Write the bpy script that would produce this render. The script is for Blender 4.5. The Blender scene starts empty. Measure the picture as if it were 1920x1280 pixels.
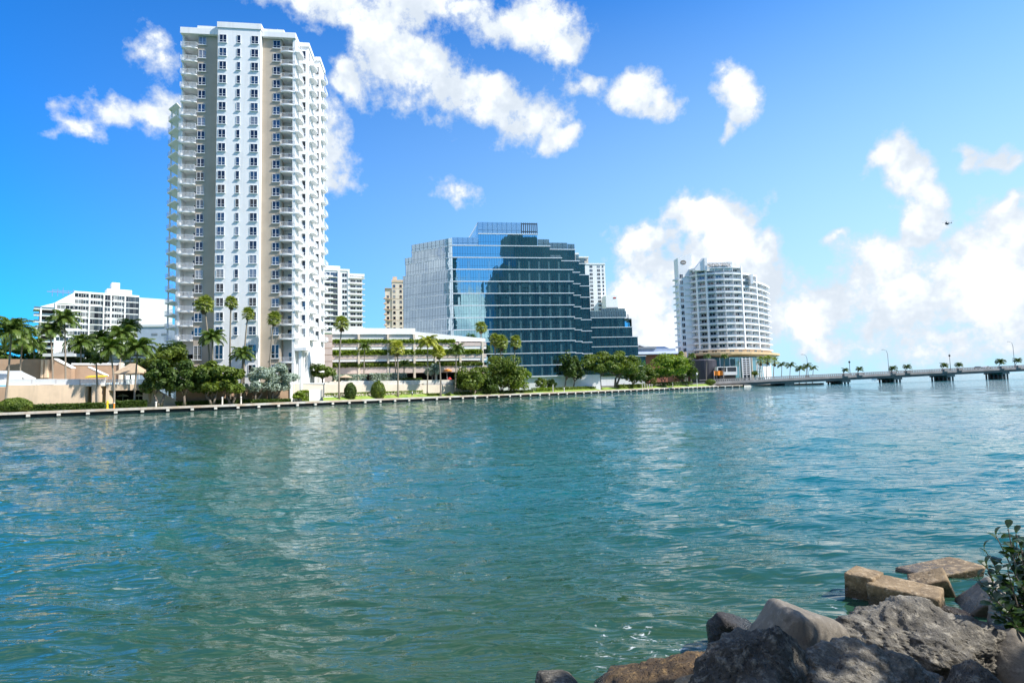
import bpy, math, random
import numpy as np
from mathutils import Vector, Matrix, Euler
random.seed(7)
rng = np.random.default_rng(11)
S = bpy.context.scene
COL = S.collection

# ------------------------------------------------------------------ camera
FPX = 1080.0                       # focal length in pixels of a 1920 wide frame
PITCH = math.atan(83.5 / FPX)
ROLL = -math.radians(1.5)
EYE = Vector((0, 0, 3.2))
CM = Matrix.Rotation(math.pi / 2 + PITCH, 4, 'X') @ Matrix.Rotation(ROLL, 4, 'Z')
cam_data = bpy.data.cameras.new('camera')
cam_data.sensor_width = 36.0
cam_data.lens = 36.0 * FPX / 1920.0
cam_data.clip_start = 0.05
cam_data.clip_end = 60000
cam = bpy.data.objects.new('camera', cam_data)
cam.matrix_world = Matrix.Translation(EYE) @ CM
COL.objects.link(cam)
S.camera = cam

# ------------------------------------------------------------------ sun, exposure
SUN_EL = math.radians(47)
SUN_AZ = math.radians(-14)          # from +X, towards the viewer
sun_dir = Vector((math.cos(SUN_EL) * math.cos(SUN_AZ), math.cos(SUN_EL) * math.sin(SUN_AZ), math.sin(SUN_EL)))
sd = bpy.data.lights.new('sun', 'SUN')
sd.energy = 4.3
sd.angle = math.radians(0.53)
sd.color = (1.0, 0.955, 0.88)
sun = bpy.data.objects.new('sun', sd)
sun.rotation_euler = sun_dir.to_track_quat('Z', 'Y').to_euler()
sun.location = (60, -20, 90)
COL.objects.link(sun)
S.view_settings.view_transform = 'Standard'
S.view_settings.look = 'None'
S.view_settings.exposure = 0.78
S.view_settings.gamma = 1.0
S.view_settings.use_curve_mapping = False
S.render.engine = 'CYCLES'
S.cycles.use_denoising = True
S.cycles.use_adaptive_sampling = True
S.cycles.adaptive_threshold = 0.01
S.cycles.max_bounces = 8
S.cycles.diffuse_bounces = 3
S.cycles.glossy_bounces = 4
S.cycles.transmission_bounces = 4
S.cycles.transparent_max_bounces = 12
S.cycles.caustics_reflective = False
S.cycles.caustics_refractive = False
S.cycles.sample_clamp_indirect = 6.0


def ray(px, py):
    return (CM.to_3x3() @ Vector(((px - 960) / FPX, -(py - 640) / FPX, -1)))


def aty(px, py, Y):
    d = ray(px, py)
    return EYE + d * (Y / d.y)


def onz(px, py, z=0.0):
    d = ray(px, py)
    return EYE + d * ((z - EYE.z) / d.z)


# ------------------------------------------------------------------ world: sky with clouds
W = bpy.data.worlds.new('World')
S.world = W
W.use_nodes = True
nt = W.node_tree
nt.nodes.clear()


class NB:
    """small node builder"""
    def __init__(s, tree):
        s.t = tree

    def n(s, typ, **kw):
        nd = s.t.nodes.new(typ)
        for k, v in kw.items():
            setattr(nd, k, v)
        return nd

    def put(s, sock, v):
        if v is None:
            return
        if hasattr(v, 'is_linked') or isinstance(v, bpy.types.NodeSocket):
            s.t.links.new(v, sock)
        else:
            sock.default_value = v

    def m(s, op, a, b=None, c=None, clamp=False):
        nd = s.n('ShaderNodeMath', operation=op)
        nd.use_clamp = clamp
        s.put(nd.inputs[0], a); s.put(nd.inputs[1], b); s.put(nd.inputs[2], c)
        return nd.outputs[0]

    def v(s, op, a, b=None, scale=None):
        nd = s.n('ShaderNodeVectorMath', operation=op)
        s.put(nd.inputs[0], a); s.put(nd.inputs[1], b)
        if scale is not None:
            s.put(nd.inputs['Scale'], scale)
        return nd.outputs['Value'] if op in ('LENGTH', 'DOT_PRODUCT', 'DISTANCE') else nd.outputs['Vector']

    def noise(s, vec, scale, detail=4, rough=0.55, lac=2.0, dist=0.0, out='Fac'):
        nd = s.n('ShaderNodeTexNoise')
        s.put(nd.inputs['Vector'], vec)
        nd.inputs['Scale'].default_value = scale
        nd.inputs['Detail'].default_value = detail
        nd.inputs['Roughness'].default_value = rough
        nd.inputs['Lacunarity'].default_value = lac
        nd.inputs['Distortion'].default_value = dist
        return nd.outputs[out]

    def ramp(s, fac, stops, interp='LINEAR'):
        nd = s.n('ShaderNodeValToRGB')
        nd.color_ramp.interpolation = interp
        e = nd.color_ramp.elements
        while len(e) < len(stops):
            e.new(0.5)
        for el, (p, c) in zip(e, stops):
            el.position = p
            el.color = (*c, 1) if len(c) == 3 else c
        s.put(nd.inputs[0], fac)
        return nd.outputs[0]

    def mr(s, x, a, b, c=0.0, d=1.0, interp='SMOOTHSTEP'):
        nd = s.n('ShaderNodeMapRange', interpolation_type=interp)
        s.put(nd.inputs[0], x)
        for i, q in enumerate((a, b, c, d)):
            s.put(nd.inputs[1 + i], q)
        return nd.outputs[0]

    def mix(s, f, a, b, blend='MIX'):
        nd = s.n('ShaderNodeMix', data_type='RGBA', blend_type=blend)
        s.put(nd.inputs[0], f)
        for sock, q in ((nd.inputs[6], a), (nd.inputs[7], b)):
            if isinstance(q, tuple) and len(q) == 3:
                q = (*q, 1)
            s.put(sock, q)
        return nd.outputs[2]


B = NB(nt)
sky = B.n('ShaderNodeTexSky', sky_type='NISHITA')
sky.sun_disc = False
sky.sun_elevation = SUN_EL
sky.sun_rotation = math.radians(90) - SUN_AZ
sky.altitude = 0
sky.air_density = 1.0
sky.dust_density = 0.6
sky.ozone_density = 2.5
tc = B.n('ShaderNodeTexCoord').outputs['Generated']
xyz = B.n('ShaderNodeSeparateXYZ')
nt.links.new(tc, xyz.inputs[0])
az = B.m('ARCTAN2', xyz.outputs[0], xyz.outputs[1])
el = B.m('ARCSINE', xyz.outputs[2])
# (px, py, rx, ry, weight): cloud masses in the directions where the photograph shows them
CL = [(735, 110, 95, 72), (700, 55, 70, 60), (800, 120, 70, 60), (855, 175, 80, 55), (935, 195, 75, 38), (1000, 215, 62, 45),
      (1045, 252, 38, 26), (665, 150, 40, 42, .9), (610, 12, 150, 34, .85), (760, 0, 130, 34, .95), (520, 2, 70, 22, .7), (870, 0, 60, 20, .6),
      (985, 35, 95, 48, .95), (1052, 72, 42, 45, .9), (930, 45, 50, 30, .7),
      (1105, 150, 45, 20, .8), (1180, 172, 65, 34, .95), (1240, 192, 48, 20, .7),
      (1370, 155, 38, 26, .85), (1378, 195, 36, 42, .95), (1358, 235, 26, 24, .85),
      (290, 70, 40, 28, .5), (200, 205, 60, 32, .68), (268, 228, 60, 32, .72), (325, 215, 45, 46, .75), (122, 232, 38, 14, .5),
      (612, 275, 50, 65, .85), (628, 335, 38, 45, .7), (845, 362, 40, 24, .5), (1585, 447, 22, 13, .55),
      (1305, 410, 50, 50, 1.1), (1370, 432, 60, 55, 1.1), (1442, 455, 44, 48, 1.1), (1212, 455, 55, 32, .9), (1330, 490, 120, 60, 1.1),
      (1255, 520, 100, 60), (1205, 570, 80, 60, .95), (1420, 545, 100, 85, 1.05), (1490, 590, 100, 70), (1250, 625, 130, 45, .95),
      (1682, 290, 44, 42, 1.1), (1712, 330, 54, 46, 1.1), (1742, 365, 38, 46, 1.05), (1870, 275, 60, 28, .95), (1900, 290, 50, 30), (1828, 260, 28, 12, .7),
      (1725, 430, 60, 42), (1800, 485, 110, 55, .85), (1890, 445, 80, 58, .95), (1908, 390, 34, 28, 1.1), (1650, 515, 95, 60, .95), (1560, 575, 110, 60, .9),
      (1700, 570, 150, 80, .82), (1850, 570, 150, 80, .85), (1790, 645, 280, 45, .62), (1600, 655, 170, 38, .55), (1960, 500, 120, 110, .85)]
pos = B.n('ShaderNodeCombineXYZ')
nt.links.new(az, pos.inputs[0]); nt.links.new(el, pos.inputs[1])
wn = B.noise(tc, 7.0, 2, 0.6, out='Color')
warp = B.v('SCALE', B.v('SUBTRACT', wn, (0.5, 0.5, 0.5)), scale=0.10)
wn2 = B.noise(tc, 26.0, 1, 0.6, out='Color')
warp2 = B.v('SCALE', B.v('SUBTRACT', wn2, (0.5, 0.5, 0.5)), scale=0.035)
pw = B.v('MULTIPLY', B.v('ADD', pos.outputs[0], B.v('ADD', warp, warp2)), (1, 1, 0))
D = None
for c in CL:
    px, py, rx, ry = c[:4]
    w = c[4] if len(c) > 4 else 1.0
    d = ray(px, py).normalized()
    ca, ce = math.atan2(d.x, d.y), math.asin(d.z)
    k = FPX * 1.06
    sx, sy = k / (rx * 1.25), k / (ry * 1.25)
    cosf = 1.0 / (1 + ((px - 960) / FPX) ** 2)
    sx = sx / max(0.55, cosf) ** 0.9
    q = B.v('MULTIPLY', B.v('SUBTRACT', pw, (ca, ce, 0)), (sx, sy, 0))
    val = B.m('MULTIPLY_ADD', B.v('LENGTH', q), -w, w)
    D = val if D is None else B.m('SMOOTH_MAX', D, val, 0.22)
# clouds behind the viewer, where the office glass mirrors them
for ca, ce, ra, re_, w in ((-1.95, .12, .30, .16, 1.1), (-1.98, .30, .26, .12, .8), (2.93, .10, .12, .09, 1.1), (-1.6, .2, .3, .12, .8)):
    q = B.v('MULTIPLY', B.v('SUBTRACT', pw, (ca, ce, 0)), (1 / ra, 1 / re_, 0))
    D = B.m('SMOOTH_MAX', D, B.m('MULTIPLY_ADD', B.v('LENGTH', q), -w, w), 0.2)
# unseen sky: clouds of the same kind, cover raised to lift ambient light
gen = B.noise(B.v('MULTIPLY', tc, (1, 1, 1.7)), 2.6, 3, 0.5)
side = B.mr(B.m('ABSOLUTE', az), 0.82, 1.05)
high = B.mr(el, 0.62, 0.8)
out_f = B.m('MAXIMUM', side, high)
genD = B.m('MULTIPLY_ADD', B.m('SUBTRACT', gen, 0.45), 4.5, 0.0)
genD = B.m('ADD', B.m('MULTIPLY', genD, out_f), B.m('MULTIPLY_ADD', out_f, 2.0, -2.0))
gap = B.v('LENGTH', B.v('MULTIPLY', B.v('SUBTRACT', pos.outputs[0], (2.93, 0.33, 0)), (3.6, 5.0, 0)))
genD = B.m('SUBTRACT', genD, B.mr(gap, 0.6, 1.1, 1.5, 0.0))
D = B.m('MAXIMUM', D, genD)
fb = B.noise(tc, 13.0, 6, 0.62)
fb2 = B.noise(tc, 55.0, 4, 0.65)
dens = B.m('ADD', D, B.m('MULTIPLY_ADD', B.m('SUBTRACT', fb, 0.5), 1.75, B.m('MULTIPLY', B.m('SUBTRACT', fb2, 0.5), 0.75)))
mask = B.m('POWER', B.mr(dens, 0.03, 0.48, interp='LINEAR'), 1.2)
mask = B.m('MULTIPLY', mask, B.mr(el, -0.02, 0.03))
thick = B.mr(dens, 0.15, 1.3)
shade_n = B.noise(B.v('ADD', tc, (0.02, 0, -0.02)), 13.0, 4, 0.6)
cshade = B.m('MULTIPLY', thick, B.mr(shade_n, 0.34, 0.70))
ccol = B.mix(cshade, (4.3, 4.8, 5.4), (11.0, 10.9, 10.6))
skyc = B.mix(1.0, sky.outputs[0], (0.005, 0.70, 1.50), 'MULTIPLY')
# a milky veil low over the sea
veil = B.mr(el, 0.0, 0.68, 1.0, 0.0, interp='LINEAR')
veil = B.m('MULTIPLY', veil, B.m('ADD', B.m('MULTIPLY_ADD', xyz.outputs[0], 0.95, 0.60), B.m('MULTIPLY', xyz.outputs[1], 0.20)), clamp=True)
skyc = B.mix(veil, skyc, (3.3, 5.3, 6.6))
fin = B.mix(mask, skyc, ccol)
bg = B.n('ShaderNodeBackground')
nt.links.new(fin, bg.inputs[0])
bg.inputs[1].default_value = 0.1
wo = B.n('ShaderNodeOutputWorld')
nt.links.new(bg.outputs[0], wo.inputs[0])
W.cycles.sampling_method = 'MANUAL'
W.cycles.sample_map_resolution = 512
# ------------------------------------------------------------------ materials
def mat(name, color, rough=0.7, var=0.12, scale=1.5, bump=0.0, bscale=None, metal=0.0, spec=0.5, coords='world', color2=None, stretch=None, detail=5, streak=0.0):
    m = bpy.data.materials.new(name)
    m.use_nodes = True
    t = m.node_tree
    b = NB(t)
    p = t.nodes['Principled BSDF']
    p.inputs['Roughness'].default_value = rough
    p.inputs['Metallic'].default_value = metal
    p.inputs['Specular IOR Level'].default_value = spec
    if coords == 'world':
        vec = b.n('ShaderNodeNewGeometry').outputs['Position']
    else:
        vec = b.n('ShaderNodeTexCoord').outputs['Object']
    if stretch:
        vec = b.v('MULTIPLY', vec, stretch)
    if var > 0 or color2:
        n1 = b.noise(vec, scale, detail, 0.6)
        if color2:
            col = b.mix(b.mr(n1, 0.35, 0.65), color, color2)
        else:
            lo = tuple(max(0, c * (1 - var)) for c in color)
            hi = tuple(min(1, c * (1 + var)) for c in color)
            col = b.mix(b.mr(n1, 0.3, 0.7), lo, hi)
        if streak > 0:
            sn = b.noise(b.v('MULTIPLY', vec, (1.3, 1.3, 0.06)), 1.0, 5, 0.65)
            col = b.mix(b.m('MULTIPLY', b.mr(sn, 0.48, 0.75), streak), col, (0.20, 0.18, 0.15))
        t.links.new(col, p.inputs['Base Color'])
    else:
        p.inputs['Base Color'].default_value = (*color, 1)
    if bump > 0:
        bn = b.n('ShaderNodeBump')
        bn.inputs['Strength'].default_value = 1.0
        bn.inputs['Distance'].default_value = bump
        t.links.new(b.noise(vec, bscale or scale * 4, 6, 0.65), bn.inputs['Height'])
        t.links.new(bn.outputs[0], p.inputs['Normal'])
    return m


M = {}
M['white'] = mat('white_stucco', (0.87, 0.86, 0.84), 0.75, 0.025, 0.35, 0.004, 8, streak=0.13)
M['white2'] = mat('white_paint', (0.84, 0.84, 0.83), 0.6, 0.04, 0.6, streak=0.12)
M['rail'] = mat('white_rail_paint', (0.74, 0.75, 0.76), 0.45, 0.03, 2)
M['taupe'] = mat('taupe_stucco', (0.48, 0.40, 0.31), 0.8, 0.07, 0.3, 0.004, 8, streak=0.12)
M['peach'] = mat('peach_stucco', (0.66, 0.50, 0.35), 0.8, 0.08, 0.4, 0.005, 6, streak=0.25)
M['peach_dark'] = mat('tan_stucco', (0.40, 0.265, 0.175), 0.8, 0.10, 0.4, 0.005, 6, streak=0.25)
M['cream'] = mat('cream_stucco', (0.70, 0.60, 0.48), 0.8, 0.06, 0.4, 0.004, 6, streak=0.2)
M['pinkish'] = mat('pale_pink_stucco', (0.62, 0.50, 0.44), 0.8, 0.06, 0.4)
M['concrete'] = mat('concrete', (0.42, 0.40, 0.37), 0.85, 0.18, 0.8, 0.01, 5)
M['pale_concrete'] = mat('pale_concrete', (0.62, 0.58, 0.50), 0.85, 0.14, 0.9, 0.006, 5)
M['rust_concrete'] = mat('stained_cap_concrete', (0.60, 0.56, 0.50), 0.85, 0.0, 0.35, 0.006, 5, color2=(0.50, 0.38, 0.28), streak=0.4)
M['dark_wall'] = mat('wet_and_shaded_concrete', (0.030, 0.027, 0.024), 0.7, 0.4, 1.5)  # wet sea wall tone, also painted as shade inside the bridge piers
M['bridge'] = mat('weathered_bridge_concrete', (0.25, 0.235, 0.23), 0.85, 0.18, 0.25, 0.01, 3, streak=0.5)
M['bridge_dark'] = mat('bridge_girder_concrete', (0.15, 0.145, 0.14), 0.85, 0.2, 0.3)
M['grey_blue'] = mat('grey_blue_cladding', (0.36, 0.42, 0.52), 0.6, 0.06, 0.4)
M['grey_wall'] = mat('pale_grey_stucco', (0.62, 0.64, 0.66), 0.75, 0.05, 0.3)
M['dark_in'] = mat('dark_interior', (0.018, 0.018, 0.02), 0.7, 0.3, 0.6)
M['asphalt'] = mat('asphalt', (0.05, 0.05, 0.052), 0.9, 0.2, 1.0)
M['grass'] = mat('lawn', (0.085, 0.16, 0.022), 0.9, 0.0, 0.5, 0.03, 9, color2=(0.12, 0.20, 0.03))
M['soil'] = mat('planting_soil', (0.09, 0.075, 0.05), 0.95, 0.25, 1.5)
M['paving'] = mat('walkway_paving', (0.56, 0.50, 0.42), 0.85, 0.12, 1.2, 0.004, 6)
M['orange'] = mat('orange_cloth', (0.85, 0.27, 0.02), 0.7, 0.05, 3)
M['yellow'] = mat('yellow_paint', (0.80, 0.55, 0.03), 0.55, 0.05, 3)
M['tan_cloth'] = mat('tan_canvas', (0.48, 0.36, 0.24), 0.85, 0.1, 2)
M['red_cloth'] = mat('red_cloth', (0.45, 0.03, 0.03), 0.8, 0.1, 2)
M['metal_dark'] = mat('dark_metal', (0.05, 0.05, 0.055), 0.45, 0.05, 3, metal=0.6)
M['metal_grey'] = mat('grey_metal', (0.30, 0.31, 0.32), 0.45, 0.05, 3, metal=0.5)
M['soffit'] = mat('ochre_soffit', (0.66, 0.47, 0.25), 0.6, 0.08, 0.5)
M['bronze'] = mat('bronze_letters', (0.20, 0.16, 0.12), 0.5, 0.05, 4, metal=0.3)
M['brick_red'] = mat('red_brown_wall', (0.33, 0.12, 0.08), 0.85, 0.1, 0.8)


def glass_mat(name, tint, base, refl, rough=0.015, through=0.0, bump=0.0):
    """coated building glass: a mirror-like coat over a dark body, partly see-through when through > 0"""
    m = bpy.data.materials.new(name)
    m.use_nodes = True
    t = m.node_tree
    t.nodes.clear()
    b = NB(t)
    gl = b.n('ShaderNodeBsdfGlossy')
    gl.inputs['Color'].default_value = (*tint, 1)
    gl.inputs['Roughness'].default_value = rough
    df = b.n('ShaderNodeBsdfDiffuse')
    df.inputs['Color'].default_value = (*base, 1)
    body = df.outputs[0]
    if through > 0:
        tr = b.n('ShaderNodeBsdfTransparent')
        tr.inputs['Color'].default_value = (0.55, 0.72, 0.75, 1)
        mx = b.n('ShaderNodeMixShader')
        mx.inputs[0].default_value = through
        t.links.new(df.outputs[0], mx.inputs[1]); t.links.new(tr.outputs[0], mx.inputs[2])
        body = mx.outputs[0]
    if bump:
        geo = b.n('ShaderNodeNewGeometry').outputs['Position']
        bn = b.n('ShaderNodeBump')
        bn.inputs['Distance'].default_value = bump
        t.links.new(b.noise(geo, 0.55, 2, 0.5), bn.inputs['Height'])
        t.links.new(bn.outputs[0], gl.inputs['Normal'])
    lw = b.n('ShaderNodeLayerWeight')
    lw.inputs[0].default_value = 0.3
    fac = b.m('MULTIPLY_ADD', lw.outputs['Fresnel'], 1.0 - refl, refl, clamp=True)
    mx = b.n('ShaderNodeMixShader')
    t.links.new(fac, mx.inputs[0])
    t.links.new(body, mx.inputs[1]); t.links.new(gl.outputs[0], mx.inputs[2])
    o = b.n('ShaderNodeOutputMaterial')
    t.links.new(mx.outputs[0], o.inputs[0])
    return m


M['win'] = glass_mat('dark_window_glass', (0.75, 0.82, 0.9), (0.010, 0.013, 0.020), 0.055, 0.02)
M['win_blue'] = glass_mat('blue_grey_window_glass', (0.7, 0.8, 0.9), (0.022, 0.034, 0.046), 0.13, 0.02)
M['win_blind'] = glass_mat('window_with_pale_blind', (0.7, 0.8, 0.9), (0.22, 0.22, 0.21), 0.14, 0.02)
M['curtain'] = glass_mat('blue_coated_curtain_glass', (0.50, 0.85, 0.96), (0.006, 0.036, 0.046), 0.60, 0.012, through=0.35, bump=0.005)
M['curtain_pale'] = glass_mat('cloud_pale_curtain_glass', (0.62, 0.76, 0.88), (0.10, 0.14, 0.17), 0.66, 0.02, through=0.1, bump=0.008)  # paler copy of the curtain glass: mirrored cloud put into its colour
M['teal_glass'] = glass_mat('teal_lobby_glass', (0.6, 0.85, 0.9), (0.10, 0.19, 0.20), 0.30, 0.03)
M['rail_glass'] = glass_mat('clear_rail_glass', (0.7, 0.85, 0.95), (0.30, 0.42, 0.48), 0.35, 0.03, through=0.5)


def leaf_mat(name, c1, c2, rough=0.5, trans=0.35, spec=0.35):
    m = bpy.data.materials.new(name)
    m.use_nodes = True
    t = m.node_tree
    t.nodes.clear()
    b = NB(t)
    info = b.n('ShaderNodeNewGeometry')
    n1 = b.noise(info.outputs['Position'], 0.9, 3, 0.6)
    f = b.m('ADD', b.m('MULTIPLY', info.outputs['Random Per Island'], 0.55), b.m('MULTIPLY', b.mr(n1, 0.3, 0.7), 0.45))
    col = b.mix(f, c1, c2)
    p = b.n('ShaderNodeBsdfPrincipled')
    p.inputs['Roughness'].default_value = rough
    p.inputs['Specular IOR Level'].default_value = spec
    t.links.new(col, p.inputs['Base Color'])
    tl = b.n('ShaderNodeBsdfTranslucent')
    t.links.new(b.mix(1.0, col, (1.25, 1.25, 0.55), 'MULTIPLY'), tl.inputs[0])
    mx = b.n('ShaderNodeMixShader')
    mx.inputs[0].default_value = trans
    t.links.new(p.outputs[0], mx.inputs[1]); t.links.new(tl.outputs[0], mx.inputs[2])
    o = b.n('ShaderNodeOutputMaterial')
    t.links.new(mx.outputs[0], o.inputs[0])
    return m


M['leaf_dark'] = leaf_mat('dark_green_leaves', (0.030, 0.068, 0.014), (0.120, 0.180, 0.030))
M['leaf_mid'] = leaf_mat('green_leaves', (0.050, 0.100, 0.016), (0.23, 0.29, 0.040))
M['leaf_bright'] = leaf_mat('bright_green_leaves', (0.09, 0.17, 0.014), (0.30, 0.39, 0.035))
M['leaf_silver'] = leaf_mat('silver_green_leaves', (0.20, 0.26, 0.21), (0.46, 0.54, 0.45), 0.6, 0.2)
M['leaf_palm'] = leaf_mat('palm_fronds_green', (0.040, 0.100, 0.022), (0.20, 0.26, 0.05), 0.4)
M['leaf_fan'] = leaf_mat('fan_palm_leaves', (0.10, 0.16, 0.025), (0.34, 0.38, 0.08), 0.4)
M['leaf_yellow'] = leaf_mat('yellow_green_fronds', (0.20, 0.24, 0.025), (0.50, 0.50, 0.08), 0.45)
M['leaf_dry'] = leaf_mat('dry_palm_skirt', (0.13, 0.09, 0.045), (0.28, 0.20, 0.10), 0.7, 0.2)
M['leaf_red'] = leaf_mat('dark_red_leaves', (0.10, 0.02, 0.025), (0.26, 0.06, 0.06), 0.6, 0.2)
M['leaf_near'] = leaf_mat('glossy_dark_leaf', (0.018, 0.042, 0.012), (0.05, 0.095, 0.02), 0.28, 0.3, 0.6)
M['bark'] = mat('grey_brown_bark', (0.17, 0.14, 0.11), 0.9, 0.25, 3, 0.02, 10)
M['bark_palm'] = mat('palm_trunk', (0.26, 0.22, 0.17), 0.9, 0.2, 2, 0.01, 8, stretch=(1, 1, 6))


# ------------------------------------------------------------------ object helpers
def tag(o, label=None, cat=None, group=None, kind=None):
    if label: o['label'] = label
    if cat: o['category'] = cat
    if group: o['group'] = group
    if kind: o['kind'] = kind
    return o


def empty(name, loc=(0, 0, 0), rz=0.0, label=None, cat=None, group=None):
    o = bpy.data.objects.new(name, None)
    o.empty_display_size = 0.5
    o.location = loc
    o.rotation_euler = (0, 0, rz)
    COL.objects.link(o)
    return tag(o, label, cat, group)


def place(name, mesh, parent=None, loc=(0, 0, 0), rot=(0, 0, 0), scale=(1, 1, 1)):
    o = bpy.data.objects.new(name, mesh)
    o.parent = parent
    o.location = loc
    o.rotation_euler = rot
    o.scale = scale
    COL.objects.link(o)
    return o


class MB:
    def __init__(s):
        s.v = []; s.f = []; s.mi = []; s.cur = 0

    def quad(s, *p):
        n = len(s.v); s.v += [tuple(q) for q in p]; s.f.append(tuple(range(n, n + len(p)))); s.mi.append(s.cur)
        return s

    def box(s, x0, x1, y0, y1, z0, z1):
        n = len(s.v)
        s.v += [(x0, y0, z0), (x1, y0, z0), (x1, y1, z0), (x0, y1, z0), (x0, y0, z1), (x1, y0, z1), (x1, y1, z1), (x0, y1, z1)]
        for f in ((0, 3, 2, 1), (4, 5, 6, 7), (0, 1, 5, 4), (1, 2, 6, 5), (2, 3, 7, 6), (3, 0, 4, 7)):
            s.f.append(tuple(n + i for i in f)); s.mi.append(s.cur)
        return s

    def prism(s, poly, z0, z1):
        """poly: counter-clockwise (x, y); z1 may be a list of heights"""
        n = len(s.v); k = len(poly)
        zt = z1 if isinstance(z1, (list, tuple)) else [z1] * k
        zb = z0 if isinstance(z0, (list, tuple)) else [z0] * k
        s.v += [(p[0], p[1], z) for p, z in zip(poly, zb)] + [(p[0], p[1], z) for p, z in zip(poly, zt)]
        s.f.append(tuple(n + i for i in reversed(range(k)))); s.mi.append(s.cur)
        s.f.append(tuple(n + k + i for i in range(k))); s.mi.append(s.cur)
        for i in range(k):
            j = (i + 1) % k
            s.f.append((n + i, n + j, n + k + j, n + k + i)); s.mi.append(s.cur)
        return s

    def tube(s, pts, radii, seg=6, cap=True):
        pts = [Vector(p) for p in pts]
        if not isinstance(radii, (list, tuple)):
            radii = [radii] * len(pts)
        rings = []
        for i, p in enumerate(pts):
            d = (pts[min(i + 1, len(pts) - 1)] - pts[max(i - 1, 0)]).normalized()
            a = d.orthogonal().normalized() if i == 0 else (rings_a - d * rings_a.dot(d)).normalized()
            rings_a = a
            bb = d.cross(a)
            n = len(s.v)
            for k in range(seg):
                t = 2 * math.pi * k / seg
                s.v.append(tuple(p + (a * math.cos(t) + bb * math.sin(t)) * radii[i]))
            rings.append(n)
        for i in range(len(rings) - 1):
            for k in range(seg):
                k2 = (k + 1) % seg
                s.f.append((rings[i] + k, rings[i] + k2, rings[i + 1] + k2, rings[i + 1] + k)); s.mi.append(s.cur)
        if cap:
            s.f.append(tuple(rings[-1] + k for k in range(seg))); s.mi.append(s.cur)
            s.f.append(tuple(rings[0] + k for k in reversed(range(seg)))); s.mi.append(s.cur)
        return s

    def lathe(s, prof, seg=10, c=(0, 0, 0)):
        n = len(s.v)
        for r, z in prof:
            for k in range(seg):
                t = 2 * math.pi * k / seg
                s.v.append((c[0] + r * math.cos(t), c[1] + r * math.sin(t), c[2] + z))
        for i in range(len(prof) - 1):
            for k in range(seg):
                k2 = (k + 1) % seg
                s.f.append((n + i * seg + k, n + i * seg + k2, n + (i + 1) * seg + k2, n + (i + 1) * seg + k)); s.mi.append(s.cur)
        s.f.append(tuple(n + (len(prof) - 1) * seg + k for k in range(seg))); s.mi.append(s.cur)
        return s

    def mesh(s, name, *mats, smooth=False):
        me = bpy.data.meshes.new(name)
        me.from_pydata(s.v, [], s.f)
        for m in mats:
            me.materials.append(M[m] if isinstance(m, str) else m)
        if len(mats) > 1:
            me.polygons.foreach_set('material_index', s.mi)
        if smooth:
            me.polygons.foreach_set('use_smooth', [True] * len(me.polygons))
        me.update()
        return me

    def obj(s, name, m, parent=None, loc=(0, 0, 0), rot=(0, 0, 0), smooth=False):
        mm = m if isinstance(m, (list, tuple)) else [m]
        return place(name, s.mesh(name, *mm, smooth=smooth), parent, loc, rot)


class Fr:
    """a vertical facade plane: local x along it, local y away from the viewer, z up"""
    def __init__(s, px, Y, adeg):
        p = aty(px, 740, Y)
        s.o = Vector((p.x, p.y, 0))
        s.a = math.radians(adeg)
        s.u = Vector((math.cos(s.a), math.sin(s.a), 0))
        s.w = Vector((-math.sin(s.a), math.cos(s.a), 0))

    def L(s, px, py, v=0.0):
        d = ray(px, py)
        t = (s.o + s.w * v - EYE).dot(s.w) / d.dot(s.w)
        p = EYE + d * t - s.o
        return p.dot(s.u), p.z

    def root(s, name, label, cat, group=None):
        return empty(name, s.o, s.a, label, cat, group)


# shoreline of the far bank, at the water
SHORE = [(-230, -20), (-150, 42), (-92, 88), (-54.4, 115), (-25, 143), (0, 163.5), (23, 185), (45.5, 209), (90.6, 257), (104, 262)]


def shore_y(px):
    """Y of the far bank's edge seen in column px"""
    best = None
    d = ray(px, 740)
    k = d.x / d.y
    for (x0, y0), (x1, y1) in zip(SHORE, SHORE[1:]):
        den = (x1 - x0) - k * (y1 - y0)
        if abs(den) < 1e-9:
            continue
        t = (k * y0 - x0) / den
        if -0.001 <= t <= 1.001 and y0 + t * (y1 - y0) > 0:
            best = y0 + t * (y1 - y0)
    return best if best else SHORE[-1][1]


def ground_pt(px, off, z=1.05):
    p = aty(px, 740, shore_y(px) + off)
    return Vector((p.x, p.y, z))


def top_z(px, py, Y):
    return aty(px, py, Y).z


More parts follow.
